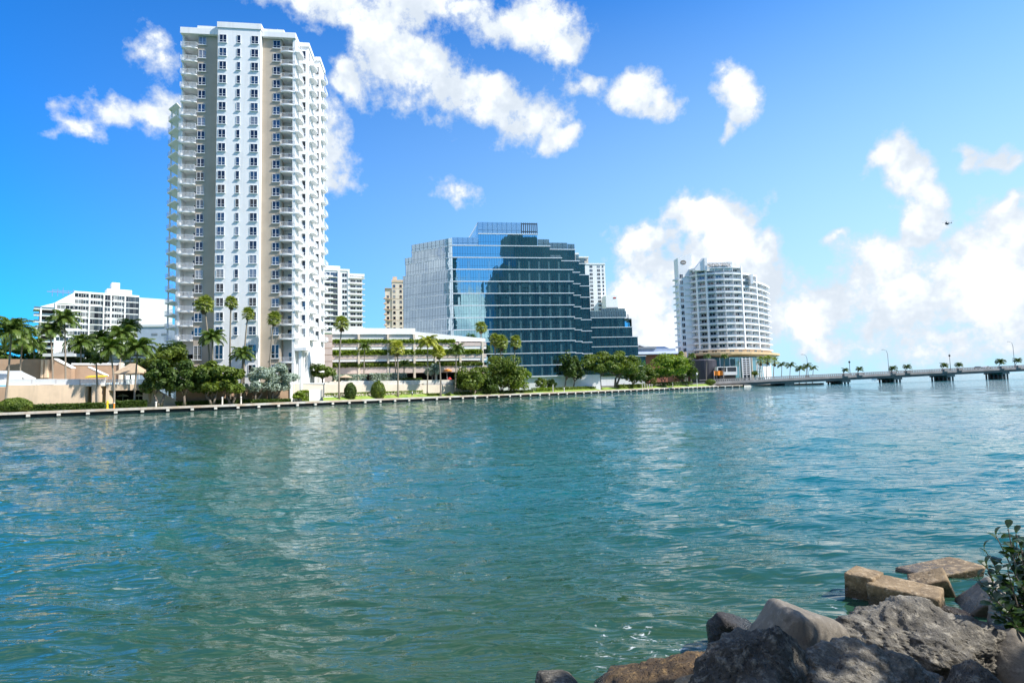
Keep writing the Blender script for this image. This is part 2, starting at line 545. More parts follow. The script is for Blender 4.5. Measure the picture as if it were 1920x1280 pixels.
# ------------------------------------------------------------------ water
def make_water():
    nr = 780
    r = 1.6 * (26000 / 1.6) ** (np.arange(nr) / (nr - 1.0))
    fine = np.linspace(-math.radians(50), math.radians(50), 740)
    coarse = np.linspace(math.radians(50), math.radians(310), 48)[1:-1]
    th = np.concatenate([fine, coarse])
    na = len(th)
    R_, T_ = np.meshgrid(r, th, indexing='ij')
    X = R_ * np.sin(T_)
    Y = R_ * np.cos(T_)
    Z = np.zeros_like(X)
    sp = R_ * 0.0125
    g = np.random.default_rng(5)
    wind = math.radians(256)
    XX, YY = X.copy(), Y.copy()
    NW = 84
    for i in range(NW):
        lam = 0.26 * (5.0 / 0.26) ** (i / (NW - 1.0))
        a = wind + g.normal(0, 0.42)
        k = 2 * math.pi / lam
        amp = 0.0068 * lam * g.uniform(0.6, 1.2)
        if lam > 1.2: amp *= (1.2 / lam) ** 0.75
        att = np.clip((lam / (sp * 2.0) - 0.7), 0, 1)
        ph = k * (X * math.cos(a) + Y * math.sin(a)) + g.uniform(0, 6.28)
        # groups of waves: slow modulation keeps the pattern from repeating
        md = 0.75 + 0.5 * np.sin(X * g.uniform(-.5, .5) / lam ** .5 + Y * g.uniform(-.5, .5) / lam ** .5 + g.uniform(0, 6))
        Z += amp * att * md * np.cos(ph)
        XX -= 0.9 * amp * att * md * math.cos(a) * np.sin(ph)
        YY -= 0.9 * amp * att * md * math.sin(a) * np.sin(ph)
    coarse_col = np.arange(na) >= len(fine)
    Z[:, coarse_col] = 0; XX[:, coarse_col] = X[:, coarse_col]; YY[:, coarse_col] = Y[:, coarse_col]
    co = np.stack([XX, YY, Z], -1).reshape(-1, 3)
    i, j = np.meshgrid(np.arange(nr - 1), np.arange(na), indexing='ij')
    j2 = (j + 1) % na
    f = np.stack([i * na + j, i * na + j2, (i + 1) * na + j2, (i + 1) * na + j], -1).reshape(-1, 4)
    f = f[:, ::-1]
    me = bpy.data.meshes.new('water')
    me.vertices.add(len(co)); me.vertices.foreach_set('co', co.ravel())
    me.loops.add(f.size); me.loops.foreach_set('vertex_index', f.ravel())
    me.polygons.add(len(f)); me.polygons.foreach_set('loop_start', np.arange(0, f.size, 4))
    me.polygons.foreach_set('use_smooth', np.ones(len(f), bool))
    me.update(calc_edges=True)
    m = bpy.data.materials.new('bay_water')
    m.use_nodes = True
    t = m.node_tree
    b = NB(t)
    p = t.nodes['Principled BSDF']
    geo = b.n('ShaderNodeNewGeometry').outputs['Position']
    big = b.noise(b.v('MULTIPLY', geo, (1, 0.6, 0)), 0.05, 3, 0.5)
    sxw = b.n('ShaderNodeSeparateXYZ'); t.links.new(geo, sxw.inputs[0])
    bl = b.mix(b.mr(big, 0.35, 0.65), (0.008, 0.078, 0.070), (0.014, 0.082, 0.054))
    br = b.mix(b.mr(big, 0.35, 0.65), (0.002, 0.104, 0.142), (0.004, 0.115, 0.125))
    body = b.mix(b.mr(b.m('ADD', sxw.outputs[0], b.m('MULTIPLY', sxw.outputs[1], -0.12)), -25.0, 30.0), bl, br)  # bluer to the right: pale sky reflection put into the body colour
    # shallow water over the rubble at the near bank: olive green
    near = b.v('DISTANCE', b.v('MULTIPLY', geo, (0.55, 1, 0)), (1.5, 5.0, 0))
    body = b.mix(b.mr(near, 1.0, 13.0, 1.0, 0.0), body, (0.022, 0.058, 0.028))
    # foam where the ripples break on the rocks
    dz = b.v('DISTANCE', b.v('MULTIPLY', geo, (1, 1, 0)), (1.55, 7.1, 0))
    dz2 = b.v('DISTANCE', b.v('MULTIPLY', geo, (1, 1, 0)), (4.9, 8.1, 0))
    zone = b.m('MAXIMUM', b.mr(dz, 0.5, 2.0, 1.0, 0.0), b.mr(dz2, 0.4, 1.5, 1.0, 0.0))
    fo = b.noise(b.v('MULTIPLY', geo, (1, 1.6, 0)), 4.6, 8, 0.68, dist=0.8)
    foam = b.mr(b.m('MULTIPLY_ADD', zone, 0.23, b.m('SUBTRACT', fo, 0.785)), 0.0, 0.16)
    col = b.mix(foam, body, (0.78, 0.82, 0.84))
    t.links.new(col, p.inputs['Base Color'])
    p.inputs['IOR'].default_value = 1.36
    p.inputs['Specular Tint'].default_value = (0.80, 0.97, 1.0, 1)
    t.links.new(b.mr(foam, 0, 1, 0.035, 0.6), p.inputs['Roughness'])
    # fine ripples
    v1 = b.v('MULTIPLY', geo, (0.42, 1.35, 0))
    h1 = b.noise(v1, 2.4, 2, 0.5, dist=0.5)
    h2 = b.noise(v1, 0.7, 2, 0.5, dist=0.4)
    h3 = b.noise(v1, 7.0, 1, 0.5, dist=0.3)
    dist = b.v('LENGTH', geo)
    far = b.mr(dist, 15, 80)
    h = b.m('MULTIPLY_ADD', h1, 0.115, b.m('MULTIPLY', h3, 0.018))
    h = b.m('ADD', h, b.m('MULTIPLY', h2, b.m('MULTIPLY', far, 0.13)))
    bn = b.n('ShaderNodeBump')
    bn.inputs['Strength'].default_value = 1.0
    bn.inputs['Distance'].default_value = 1.0
    t.links.new(h, bn.inputs['Height'])
    t.links.new(bn.outputs[0], p.inputs['Normal'])
    me.materials.append(m)
    o = place('water', me)
    return tag(o, kind='structure')


make_water()
# ------------------------------------------------------------------ land of the far bank
def offset_line(pts, d):
    """move an open line sideways (to its left) by d"""
    out = []
    for i, p in enumerate(pts):
        a = Vector(pts[max(i - 1, 0)]); b = Vector(pts[min(i + 1, len(pts) - 1)])
        t = (b - a).normalized()
        out.append((p[0] - t.y * d, p[1] + t.x * d))
    return out


def strip(name, left, right, z, m, th=0.5, parent=None):
    mb = MB()
    for (a, b), (c, d) in zip(zip(left, left[1:]), zip(right, right[1:])):
        mb.prism([c, d, b, a], z - th, z)
    return mb.obj(name, m, parent)


def build_land():
    inner = offset_line(SHORE, 0.8)
    poly = inner + [(150, 330), (120, 460), (-700, 720), (-760, 0), (-400, -60)]
    g = MB()
    g.prism(poly, -2.0, 1.0)
    tag(g.obj('ground', 'grass'), kind='structure')
    a = offset_line(SHORE, 0.95); b = offset_line(SHORE, 3.7)
    tag(strip('path', b, a, 1.022, 'paving', 0.2), kind='structure')
    wall = empty('sea_wall', (SHORE[3][0], SHORE[3][1], 0), 0,
                 'long concrete sea wall with pale cap and white pile ends along the far bank', 'sea wall')
    ox, oy = SHORE[3]
    o1 = offset_line(SHORE, 0.0); o2 = offset_line(SHORE, 1.0)
    cap = strip('cap', [(x - ox, y - oy) for x, y in o2], [(x - ox, y - oy) for x, y in o1], 1.05, 'rust_concrete', 0.40, wall)
    w1 = offset_line(SHORE, 0.45); w2 = offset_line(SHORE, 0.75)
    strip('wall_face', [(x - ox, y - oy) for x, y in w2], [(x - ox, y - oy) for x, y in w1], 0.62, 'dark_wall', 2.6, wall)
    # pile ends
    pm = MB().box(-0.26, 0.26, -0.06, 0.5, 0.22, 0.62).mesh('pile', 'pale_concrete')
    d = 0.0
    for (x0, y0), (x1, y1) in zip(SHORE[1:], SHORE[2:]):
        L = math.hypot(x1 - x0, y1 - y0)
        a = math.atan2(y1 - y0, x1 - x0)
        while d < L:
            x = x0 + (x1 - x0) * d / L; y = y0 + (y1 - y0) * d / L
            place('pile', pm, wall, (x - ox, y - oy, random.uniform(-0.04, 0.0)), (0, 0, a))
            d += 4.0
        d -= L


build_land()


# ------------------------------------------------------------------ window and balcony meshes
def window_mesh(name, w, h, t=0.055, vm=True, hm=0.3, sill=True, m='rail'):
    b = MB()
    b.box(-w / 2 - t, -w / 2, -0.10, 0.0, -t, h + t)
    b.box(w / 2, w / 2 + t, -0.10, 0.0, -t, h + t)
    b.box(-w / 2, w / 2, -0.10, 0.0, -t, 0)
    b.box(-w / 2, w / 2, -0.10, 0.0, h, h + t)
    if vm:
        b.box(-t * 0.7, t * 0.7, -0.09, 0.0, 0, h)
    if hm:
        if vm:
            b.box(-w / 2, -t * 0.7, -0.085, 0.0, h * hm - t * .5, h * hm + t * .5)
            b.box(t * 0.7, w / 2, -0.085, 0.0, h * hm - t * .5, h * hm + t * .5)
        else:
            b.box(-w / 2, w / 2, -0.085, 0.0, h * hm - t * .5, h * hm + t * .5)
    if sill:
        b.box(-w / 2 - 0.18, w / 2 + 0.18, -0.26, 0.0, -t - 0.15, -t - 0.002)
    fm = b.mesh(name, m)
    pm = MB().box(-w / 2, w / 2, -0.03, -0.005, 0, h)
    return fm, [pm.mesh(name + '_pane', k) for k in ('win', 'win', 'win', 'win', 'win_blue', 'win_blue', 'win_blind')]


def put_window(wm, parent, u, v, z, rz=0.0, name='window'):
    f, panes = wm
    o = place(name, f, parent, (u, v, z), (0, 0, rz))
    place('pane', random.choice(panes), o)
    return o


def rail_mesh(name, w, d, h=1.0, step=0.28, m='rail', sides=True, r=0.022):
    """bars along the front (y = -d) and both sides, origin at the slab top, back edge y = 0"""
    b = MB()
    b.box(-w / 2, w / 2, -d, -d + 0.05, h - 0.06, h)
    b.box(-w / 2, w / 2, -d, -d + 0.05, 0.08, 0.13)
    n = max(2, int(w / step))
    for i in range(n + 1):
        x = -w / 2 + w * i / n
        b.box(x - r, x + r, -d + 0.003, -d + 0.047, 0, h - 0.06)
    if sides:
        for s in (-1, 1):
            x = s * (w / 2 - 0.025)
            b.box(x - 0.025, x + 0.025, -d + 0.05, 0, h - 0.06, h)
            k = max(1, int(d / step))
            for i in range(1, k):
                y = -d + d * i / k
                b.box(x - r, x + r, y - r, y + r, 0, h - 0.06)
    return b.mesh(name, m)


def round_slab(name, w, d, th, m='white', n=8, bow=0.35):
    """balcony slab with a bowed front, back edge y = 0"""
    pts = [(-w / 2, 0), (-w / 2, -d + bow)]
    for i in range(1, n):
        t = i / n
        pts.append((-w / 2 + w * t, -d + bow - bow * math.sin(math.pi * t)))
    pts += [(w / 2, -d + bow), (w / 2, 0)]
    return MB().prism(pts, -th, 0).mesh(name, m)


# ------------------------------------------------------------------ the tall white and taupe tower
def build_tower():
    fr = Fr(445, 128, 7.5)
    T = fr.root('apartment_tower', 'tall white and taupe apartment tower with stacked white balconies on the left', 'tower')
    Z0, DZ, N = 85.1, 3.238, 22
    base = 0.9
    # walls
    MB().box(-5.1, 4.35, 0.0, 18, base, 87.7).obj('centre_wall', 'white', T)
    c = MB().box(-5.25, 4.50, -0.18, 18.1, 87.7, 89.05)
    c.obj('cornice', 'white', T)
    MB().box(-9.9, -5.1, 1.35, 18, base, 86.3).obj('left_wall', 'taupe', T)
    MB().box(4.35, 8.8, 1.35, 18, base, 86.45).obj('right_wall', 'taupe', T)
    MB().box(-13.4, -9.9, 3.6, 18, base, 86.3).obj('balcony_wall', 'white', T)
    MB().box(-13.4, -13.05, 1.5, 3.6, base, 86.3).obj('corner_pier', 'white', T)
    MB().box(8.8, 11.9, 3.6, 18, base, 86.45).obj('balcony_wall', 'white', T)
    MB().box(11.3, 11.93, 1.0, 3.6, base, 86.45).obj('corner_pier', 'white', T)
    r = MB().box(-13.55, -5.25, 0.55, 18.4, 86.3, 87.75)
    r.box(-9.9, -5.25, 0.75, 9, 87.75, 88.4)
    r.obj('left_parapet', 'white', T)
    r = MB().box(4.5, 12.05, 0.55, 18.2, 86.45, 87.75)
    r.box(4.5, 9.3, 0.9, 9, 87.75, 88.55)
    r.obj('right_parapet', 'white', T)
    MB().tube([(7.0, 4, 87.7), (7.0, 4, 90.6)], 0.05, 5).obj('antenna', 'rail', T)
    # stepped wings of the sunlit right side
    MB().box(11.93, 14.0, 5.0, 18, base, 87.0).obj('side_wing', 'white', T)
    MB().box(11.5, 14.25, 4.75, 18.3, 87.0, 88.0).obj('wing_parapet', 'white', T)
    MB().box(14.0, 15.3, 12.0, 18, base, 87.6).obj('side_wing', 'white', T)
    MB().box(14.25, 15.55, 11.75, 18.3, 87.6, 88.6).obj('wing_parapet', 'white', T)
    w2 = window_mesh('window', 1.48, 1.80)
    w1 = window_mesh('window', 0.70, 1.80, vm=False)
    wt = window_mesh('window', 1.6, 3.0, hm=0.32)
    ws = window_mesh('window', 0.75, 1.9, vm=False, sill=False)
    door = MB().box(-0.55, 0.55, -0.03, -0.005, 0, 2.15)
    dm = [door.mesh('balcony_door', 'win'), MB().box(-1.0, 1.0, -0.03, -0.005, 0, 2.15).mesh('balcony_door', 'win_blue')]
    slabL = round_slab('balcony', 3.5, 2.85, 0.30)
    slabR = round_slab('balcony', 3.2, 2.95, 0.28)
    lipL = MB().box(-1.83, 1.83, -3.0, -2.86, 0.0, 0.32)
    railL = rail_mesh('railing', 3.5, 2.85, 1.05)
    railR = rail_mesh('railing', 3.1, 2.75, 1.05)
    side = round_slab('balcony', 3.6, 1.35, 0.25)
    railS = rail_mesh('railing', 3.5, 1.22, 1.05, 0.3)
    sideC = round_slab('balcony', 3.2, 1.1, 0.25)
    bandm = MB().box(-1.0, 0.98, -0.10, 0, -0.16, 0.16).mesh('band', 'white')
    for i in range(N):
        z = Z0 - DZ * i
        zb = z - 0.9
        for u in (-3.95, 3.07):
            put_window(w2, T, u, -0.002, zb)
        put_window(w1, T, -0.48, -0.002, zb)
        for u in (-8.95, 7.6):
            put_window(w2, T, u, 1.348, zb)
        zs = z - 1.75
        o = place('balcony', slabL, T, (-11.75, 3.6, zs)); place('railing', railL, o)
        place('balcony_door', dm[0], T, (-10.6, 3.598, zs + 0.02))
        o = place('balcony', slabR, T, (10.2, 3.6, zs)); place('railing', railR, o)
        place('balcony_door', dm[0], T, (10.35, 3.598, zs + 0.02))
        # right side: rounded balconies and narrow windows on each stepped wing
        o = place('balcony', side, T, (11.93, 2.6, zs), (0, 0, math.pi / 2)); place('railing', railS, o)
        put_window(ws, T, 13.0, 4.998, zb - 0.2)
        o = place('balcony', side, T, (14.0, 8.4, zs + 0.2), (0, 0, math.pi / 2)); place('railing', railS, o)
        put_window(ws, T, 14.003, 6.0, zb - 0.1, math.pi / 2)
        put_window(ws, T, 14.003, 10.9, zb - 0.1, math.pi / 2)
        put_window(ws, T, 14.7, 11.998, zb - 0.2)
        o = place('balcony', sideC, T, (15.3, 14.9, zs + 0.3), (0, 0, math.pi / 2)); place('railing', railS, o)
    # tall windows above the base
    for u, v in ((-3.95, 0), (3.07, 0), (-8.95, 1.35), (7.6, 1.35)):
        put_window(wt, T, u, v - 0.002, 10.9)
        put_window(w2, T, u, v - 0.002, 7.6)
    put_window(w1, T, -0.48, -0.002, 11.6)
    for u, v in ((-11.75, 3.6), (10.2, 3.6)):
        o = place('balcony', slabL if u < 0 else slabR, T, (u, v, 10.0)); place('railing', railL if u < 0 else railR, o)
        place('balcony_door', dm[0], T, (u + 0.4, v - 0.002, 10.05))
        place('balcony_door', dm[0], T, (u + 0.4, v - 0.002, 6.2))
    # white colonnade of the base on the right side
    for k in range(5):
        MB().box(-0.35, 0.35, -0.35, 0.35, base, 12.5).obj('column', 'white', T, (13.0 + 0.9 * (k > 2), 2.0 + 2.4 * k, 0))
    MB().box(11.94, 14.5, 1.0, 4.7, 12.5, 13.2).obj('porch_roof', 'white', T)
    # the lower rear wing on the left with open corner balconies
    wf = Fr(325, 146, 7.5)
    X = fr.o; 
    off = Matrix.Rotation(-fr.a, 3, 'Z') @ (wf.o - fr.o)
    ou, ov = off.x, off.y
    zt = wf.L(330, 199)[1]
    MB().box(ou, ou + 4.5, ov, ov + 12, base, zt).obj('rear_wing', 'white', T)
    sl = MB().prism([(-3.2, 1.6), (0.4, -2.2), (0.4, 6), (-2.6, 6)], -0.28, 0).mesh('corner_slab', 'white')
    rl = MB()
    for a, b_ in (((-3.15, 1.6), (0.35, -2.1)), ((-3.15, 1.6), (-2.6, 5.8))):
        p, q = Vector(a), Vector(b_)
        for t in np.linspace(0, 1, 12):
            c_ = p.lerp(q, float(t)); rl.box(c_.x - .02, c_.x + .02, c_.y - .02, c_.y + .02, 0, 1.0)
        rl.tube([(p.x, p.y, 1.0), (q.x, q.y, 1.0)], 0.035, 4)
    rl = rl.mesh('railing', 'rail')
    k = 0
    z = zt - 0.05
    while z > 14:
        o = place('corner_slab', sl, T, (ou, ov, z))
        if k: place('railing', rl, o)
        put_window(ws, T, ou + 1.9, ov - 0.002, z + 0.75)
        z -= 3.238; k += 1
    MB().box(-2.75, -2.45, 2.0, 2.3, base, zt - 0.4).obj('column', 'rail', T, (ou, ov, 0))


build_tower()
# ------------------------------------------------------------------ low waterfront structures
def wall_px(name, pts, th, m, parent, org):
    """pts: (px, ytop, ybot, Y) seen columns at depth Y -> an upright slab th thick"""
    mb = MB()
    fr = []
    for px, yt, yb, Y in pts:
        t = aty(px, yt, Y); b = aty(px, yb, Y)
        fr.append((t.x - org.x, t.y - org.y, b.z - org.z, t.z - org.z))
    for (x0, y0, b0, t0), (x1, y1, b1, t1) in zip(fr, fr[1:]):
        mb.prism([(x0, y0), (x1, y1), (x1, y1 + th), (x0, y0 + th)], [b0, b1, b1, b0], [t0, t1, t1, t0])
    return mb.obj(name, m, parent)


def picket_px(name, p0, p1, n, h, parent, org, m='rail', r=0.03):
    """white fence between two world points"""
    mb = MB()
    a, b = Vector(p0) - org, Vector(p1) - org
    for i in range(n + 1):
        c = a.lerp(b, i / n)
        mb.box(c.x - r, c.x + r, c.y - r, c.y + r, c.z, c.z + h)
    d = (b - a); d.z = 0
    nrm = Vector((-d.y, d.x, 0)).normalized() * 0.04
    for z0, z1 in ((h - 0.10, h), (0.08, 0.16)):
        mb.prism([tuple((a - nrm).xy), tuple((b - nrm).xy), tuple((b + nrm).xy), tuple((a + nrm).xy)],
                 [a.z + z0, b.z + z0, b.z + z0, a.z + z0], [a.z + z1, b.z + z1, b.z + z1, a.z + z1])
    return mb.obj(name, m, parent)


def sy(px, off):
    return shore_y(px) + off


def build_left_terrace():
    o = ground_pt(60, 7, 1.0)
    T = empty('terrace', o, 0, 'tan stucco pool terrace with white fence on its top, at the left waterfront', 'terrace')
    Yf = lambda px: sy(px, 7)
    wall_px('lower_wall', [(-60, 728, 770, Yf(-60)), (14, 725, 762, Yf(14))], 1.0, 'peach_dark', T, o)
    wall_px('lower_wall', [(14.3, 722, 762, Yf(14)), (159, 721, 759, Yf(159))], 1.0, 'peach', T, o)
    wall_px('recess_wall', [(159, 721, 759, Yf(159) + 1.6), (172, 721, 758, Yf(172) + 1.6)], 0.5, 'peach_dark', T, o)
    wall_px('pillar', [(172, 721, 758, Yf(172)), (188, 721, 757, Yf(188))], 1.6, 'peach', T, o)
    wall_px('recess_wall', [(188.2, 721, 757, Yf(188) + 1.6), (200, 721, 757, Yf(200) + 1.6)], 0.5, 'peach_dark', T, o)
    wall_px('lintel', [(200, 721, 732, Yf(200)), (270, 721, 731, Yf(270))], 1.2, 'peach', T, o)
    wall_px('pillar', [(199, 721, 757, Yf(199) - .05), (203, 721, 757, Yf(203) - .05)], 1.4, 'peach', T, o)
    wall_px('pillar', [(268, 721, 756, Yf(268) - .05), (279, 721, 755, Yf(279) - .05)], 1.6, 'peach', T, o)
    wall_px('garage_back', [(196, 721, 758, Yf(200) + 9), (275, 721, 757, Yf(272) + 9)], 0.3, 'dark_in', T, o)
    # deck on top of the lower storey
    pts = [(-60, 7), (14, 7), (100, 7), (200, 7), (279, 7)]
    f = [aty(p, 722, sy(p, off)) for p, off in pts]
    bk = [Vector((q.x - 1.5, q.y + 20)) for q in f]
    zt = f[2].z
    mb = MB().prism([(q.x - o.x, q.y - o.y + 0.05) for q in f] + [(q.x - o.x, q.y - o.y) for q in reversed(bk)], zt - 1.3, zt - 1.0 - 0.03)
    mb.obj('deck', 'pale_concrete', T)
    # white fence along the edge
    cols = [14.3, 60, 105, 150, 199, 268]
    for a, b in zip(cols, cols[1:]):
        pa = aty(a, 721.5, Yf(a) + 0.25); pb = aty(b, 721, Yf(b) + 0.25)
        picket_px('fence', pa, pb, 26, 1.05, T, o, r=0.045)
    # steps and ramp rail behind the fence on the left
    Yb = lambda px: sy(px, 12)
    for h_, off_ in ((1.1, 10), (1.1, 12.5)):
        picket_px('ramp_railing', aty(-20, 712 - 6 * (off_ > 11), sy(-20, off_)), aty(40, 712 - 6 * (off_ > 11), sy(40, off_)), 40, h_, T, o, r=.05)
    picket_px('ramp_railing', aty(40, 707, sy(40, 12)), aty(66, 719, sy(66, 12)), 18, 1.1, T, o, r=.05)
    wall_px('ramp_wall', [(-20, 712, 722, Yb(-20) + 2), (40, 712, 722, Yb(40) + 2), (64, 718, 722, Yb(64) + 2)], 0.4, 'white2', T, o)
    # upper tan walls with white copings
    Yu = lambda px: sy(px, 21)
    wall_px('upper_wall', [(-70, 673, 722, Yu(-70)), (101, 673, 719, Yu(101)), (134, 690, 719, Yu(134))], 1.0, 'peach_dark', T, o)
    wall_px('coping', [(101, 671.6, 673.4, Yu(101) - .1), (134, 688.3, 690.4, Yu(134) - .1)], 1.2, 'white2', T, o)
    for a, b in ((77, 81), (84, 89)):
        wall_px('wall_panel', [(a, 674, 708, Yu(a) - 0.5), (b, 674, 708, Yu(b) - 0.5)], 0.6, 'peach', T, o)
    wall_px('upper_wall', [(134, 684, 719, Yu(134) + 1.2), (226, 684, 716, Yu(226) + 1.2)], 1.0, 'peach_dark', T, o)
    wall_px('coping', [(134, 680.5, 684, Yu(134) + 1.1), (226, 680.5, 684, Yu(226) + 1.1)], 1.3, 'white2', T, o)
    Ys = lambda px: sy(px, 17)
    wall_px('stair_wall', [(150, 687, 716, Ys(150)), (166, 688, 716, Ys(166)), (199, 704, 714, Ys(199))], 0.6, 'peach_dark', T, o)
    wall_px('coping', [(165, 686.8, 688.6, Ys(166) - .1), (199, 702.6, 704.6, Ys(199) - .1)], 0.8, 'white2', T, o)
    wall_px('corner_post', [(223, 679, 716, Yu(223) + .8), (227, 679, 716, Yu(227) + .8)], 0.8, 'cream', T, o)
    # balustrade in front of the dark planting further back
    Yr = lambda px: sy(px, 34)
    picket_px('upper_railing', aty(100, 662.5, Yr(100)), aty(137, 662.5, Yr(137)), 14, 1.0, T, o)
    wall_px('upper_slab', [(80, 662.5, 668, Yr(80)), (140, 662.5, 668, Yr(140))], 3, 'grey_wall', T, o)
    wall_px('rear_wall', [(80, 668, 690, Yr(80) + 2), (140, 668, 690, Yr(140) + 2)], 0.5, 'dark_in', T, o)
    for k, (a, b) in enumerate(((660, 664), (668, 671), (675, 678))):
        wall_px('rear_slab', [(213, a, b, Yr(213)), (262, a, b, Yr(262))], 2.5, 'grey_wall', T, o)
    wall_px('rear_wall', [(205, 664, 686, Yr(213) + 2), (270, 664, 686, Yr(262) + 2)], 0.5, 'concrete', T, o)

    # terrace furniture
    c = aty(248, 700, sy(248, 12)); zdk = zt - 1.0
    U = empty('canopy', (c.x, c.y, zdk), 0, 'pale hip-roofed canvas canopy on the pool terrace above the dark garage opening', 'canopy')
    hw, ze, za = 2.7, top_z(248, 700, c.y) - zdk, top_z(248, 681, c.y) - zdk
    mb = MB()
    co = [(-hw, -2, ze), (hw, -2, ze), (hw, 2, ze), (-hw, 2, ze)]
    ap = [(-0.5, 0, za), (0.5, 0, za)]
    mb.quad(co[0], co[1], ap[1], ap[0]); mb.quad(co[2], co[3], ap[0], ap[1]); mb.quad(co[1], co[2], ap[1]); mb.quad(co[3], co[0], ap[0])
    mb.box(-hw, hw, -2.0, -1.94, ze - 0.25, ze); mb.box(-hw, hw, 1.94, 2.0, ze - 0.25, ze)
    mb.obj('cover', 'tan_cloth', U)
    for x in (-2.6, 2.6):
        for y in (-1.9, 1.9):
            MB().tube([(x, y, 0), (x, y, ze)], 0.07, 6).obj('post', 'rail', U)
    c = aty(181, 706, sy(181, 13))
    Yw = empty('yellow_awning', (c.x, c.y, zdk), 0, 'long bright yellow awning on the pool terrace beside the sloping tan stair wall', 'awning')
    ze = c.z - zdk
    MB().prism([(-1.75, -.7), (1.75, -.7), (1.75, .7), (-1.75, .7)], [ze - .2, ze - .2, ze + .1, ze + .1], [ze, ze, ze + .3, ze + .3]).obj('cover', 'yellow', Yw)
    for x in (-1.6, 1.6):
        MB().tube([(x, 0.3, 0), (x, 0.3, ze)], 0.05, 6).obj('post', 'rail', Yw)
    for px, lab in ((206, 'leftmost'), (230.5, 'middle'), (260, 'rightmost')):
        c = aty(px, 741, sy(px, 12))
        g = empty('garden_parasol', (c.x, c.y, 1.0), 0, lab + ' of three white parasols in the dark garage opening of the tan terrace', 'parasol', 'white parasols under the terrace')
        ze = c.z - 1.0
        mb = MB().lathe([(1.0, 0), (0.97, 0.06), (0.5, 0.32), (0.03, 0.52)], 8, (0, 0, ze - 0.2))
        mb.obj('cover', 'white2', g)
        MB().tube([(0, 0, 0), (0, 0, ze + .3)], 0.04, 6).obj('pole', 'rail', g)
    # outdoor staircase at the right end of the terrace
    p = ground_pt(290, 9, 1.0)
    st = empty('garden_stairs', p, math.radians(30), 'white-walled garden stairs going down beside the tan terrace to the waterfront path', 'stairs')
    for k in range(9):
        MB().box(-1.0 + 0.45 * k, -0.55 + 0.45 * k, -1.4, 1.4, 0, 3.0 - 0.33 * k).obj('step', 'pale_concrete', st)
    w = MB().prism([(-1.2, -1.65), (4.0, -1.65), (4.0, -1.42), (-1.2, -1.42)], 0, [4.1, 0.9, 0.9, 4.1])
    w.obj('side_wall', 'cream', st)
    w = MB().prism([(-1.2, 1.42), (4.0, 1.42), (4.0, 1.65), (-1.2, 1.65)], 0, [4.3, 1.1, 1.1, 4.3])
    w.obj('side_wall', 'white2', st)
    rl = MB()
    for k in range(7):
        x = -0.9 + 0.75 * k
        zz = 4.0 - 0.615 * (x + 1.2)
        rl.tube([(x, -1.53, zz - 0.1), (x, -1.53, zz + 0.75)], 0.03, 5)
    rl.tube([(-1.0, -1.53, 4.65), (3.9, -1.53, 1.6)], 0.04, 5)
    rl.obj('handrail', 'rail', st)


build_left_terrace()


def build_tower_podium():
    o = ground_pt(500, 8, 1.0)
    P = empty('garden_wall', o, 0, 'tan retaining wall behind the trees at the foot of the tall white tower', 'wall')
    Yf = lambda px: sy(px, 8)
    wall_px('wall_face', [(330, 726, 760, Yf(330)), (545, 722, 753, Yf(545))], 0.8, 'peach_dark', P, o)
    wall_px('wall_face', [(547, 719.5, 753, Yf(547)), (608, 719.5, 750, Yf(608))], 0.8, 'cream', P, o)
    wall_px('coping', [(546, 717.8, 719.5, Yf(547) - .1), (609, 717.8, 719.5, Yf(608) - .1)], 1.0, 'white2', P, o)
    wall_px('gate', [(580, 731, 752, Yf(580) - 0.35), (602, 731, 750.5, Yf(602) - 0.35)], 0.3, 'white2', P, o)
    wall_px('gate_pier', [(602.3, 729.5, 752, Yf(602) - 0.5), (604.6, 729.5, 751, Yf(604) - 0.5)], 0.6, 'concrete', P, o)
    wall_px('pier', [(543.5, 716, 755, Yf(545) - 0.4), (547, 716, 755, Yf(547) - 0.4)], 0.7, 'white2', P, o)
    q = ground_pt(700, 9, 1.0)
    R = empty('garden_terrace', q, 0, 'long cream terrace wall with a low white planter wall below the car park', 'wall')
    Yt = lambda px: sy(px, 11)
    wall_px('terrace_wall', [(609, 720, 742, Yt(609)), (655, 720, 742, Yt(655)), (790, 720, 742, Yt(790))], 0.6, 'cream', R, q)
    wall_px('terrace_wall', [(790.2, 721, 742, Yt(790)), (905, 721, 740, Yt(905))], 0.6, 'cream', R, q)
    Yl = lambda px: sy(px, 5.6)
    wall_px('planter_wall', [(608, 743, 753, Yl(608)), (795, 742, 752, Yl(795))], 0.4, 'white2', R, q)
    for a, b, y in ((640, 700, 719.9), (700, 790, 719.9), (795, 850, 720.9), (850, 905, 720.9)):
        picket_px('fence', aty(a, y, Yt(a) + .3), aty(b, y, Yt(b) + .3), 30, 0.85, R, q, r=0.05)
    # planted slab behind the fence
    f = [aty(p, 720, Yt(p)) for p in (609, 700, 790, 905)]
    z = f[1].z - 0.15
    MB().prism([(v.x - q.x, v.y - q.y + .3) for v in f] + [(v.x - q.x, v.y - q.y + 14) for v in reversed(f)], z - 1.0, z - .02).obj('terrace_floor', 'pale_concrete', R)
    return z


TERR_Z = build_tower_podium()


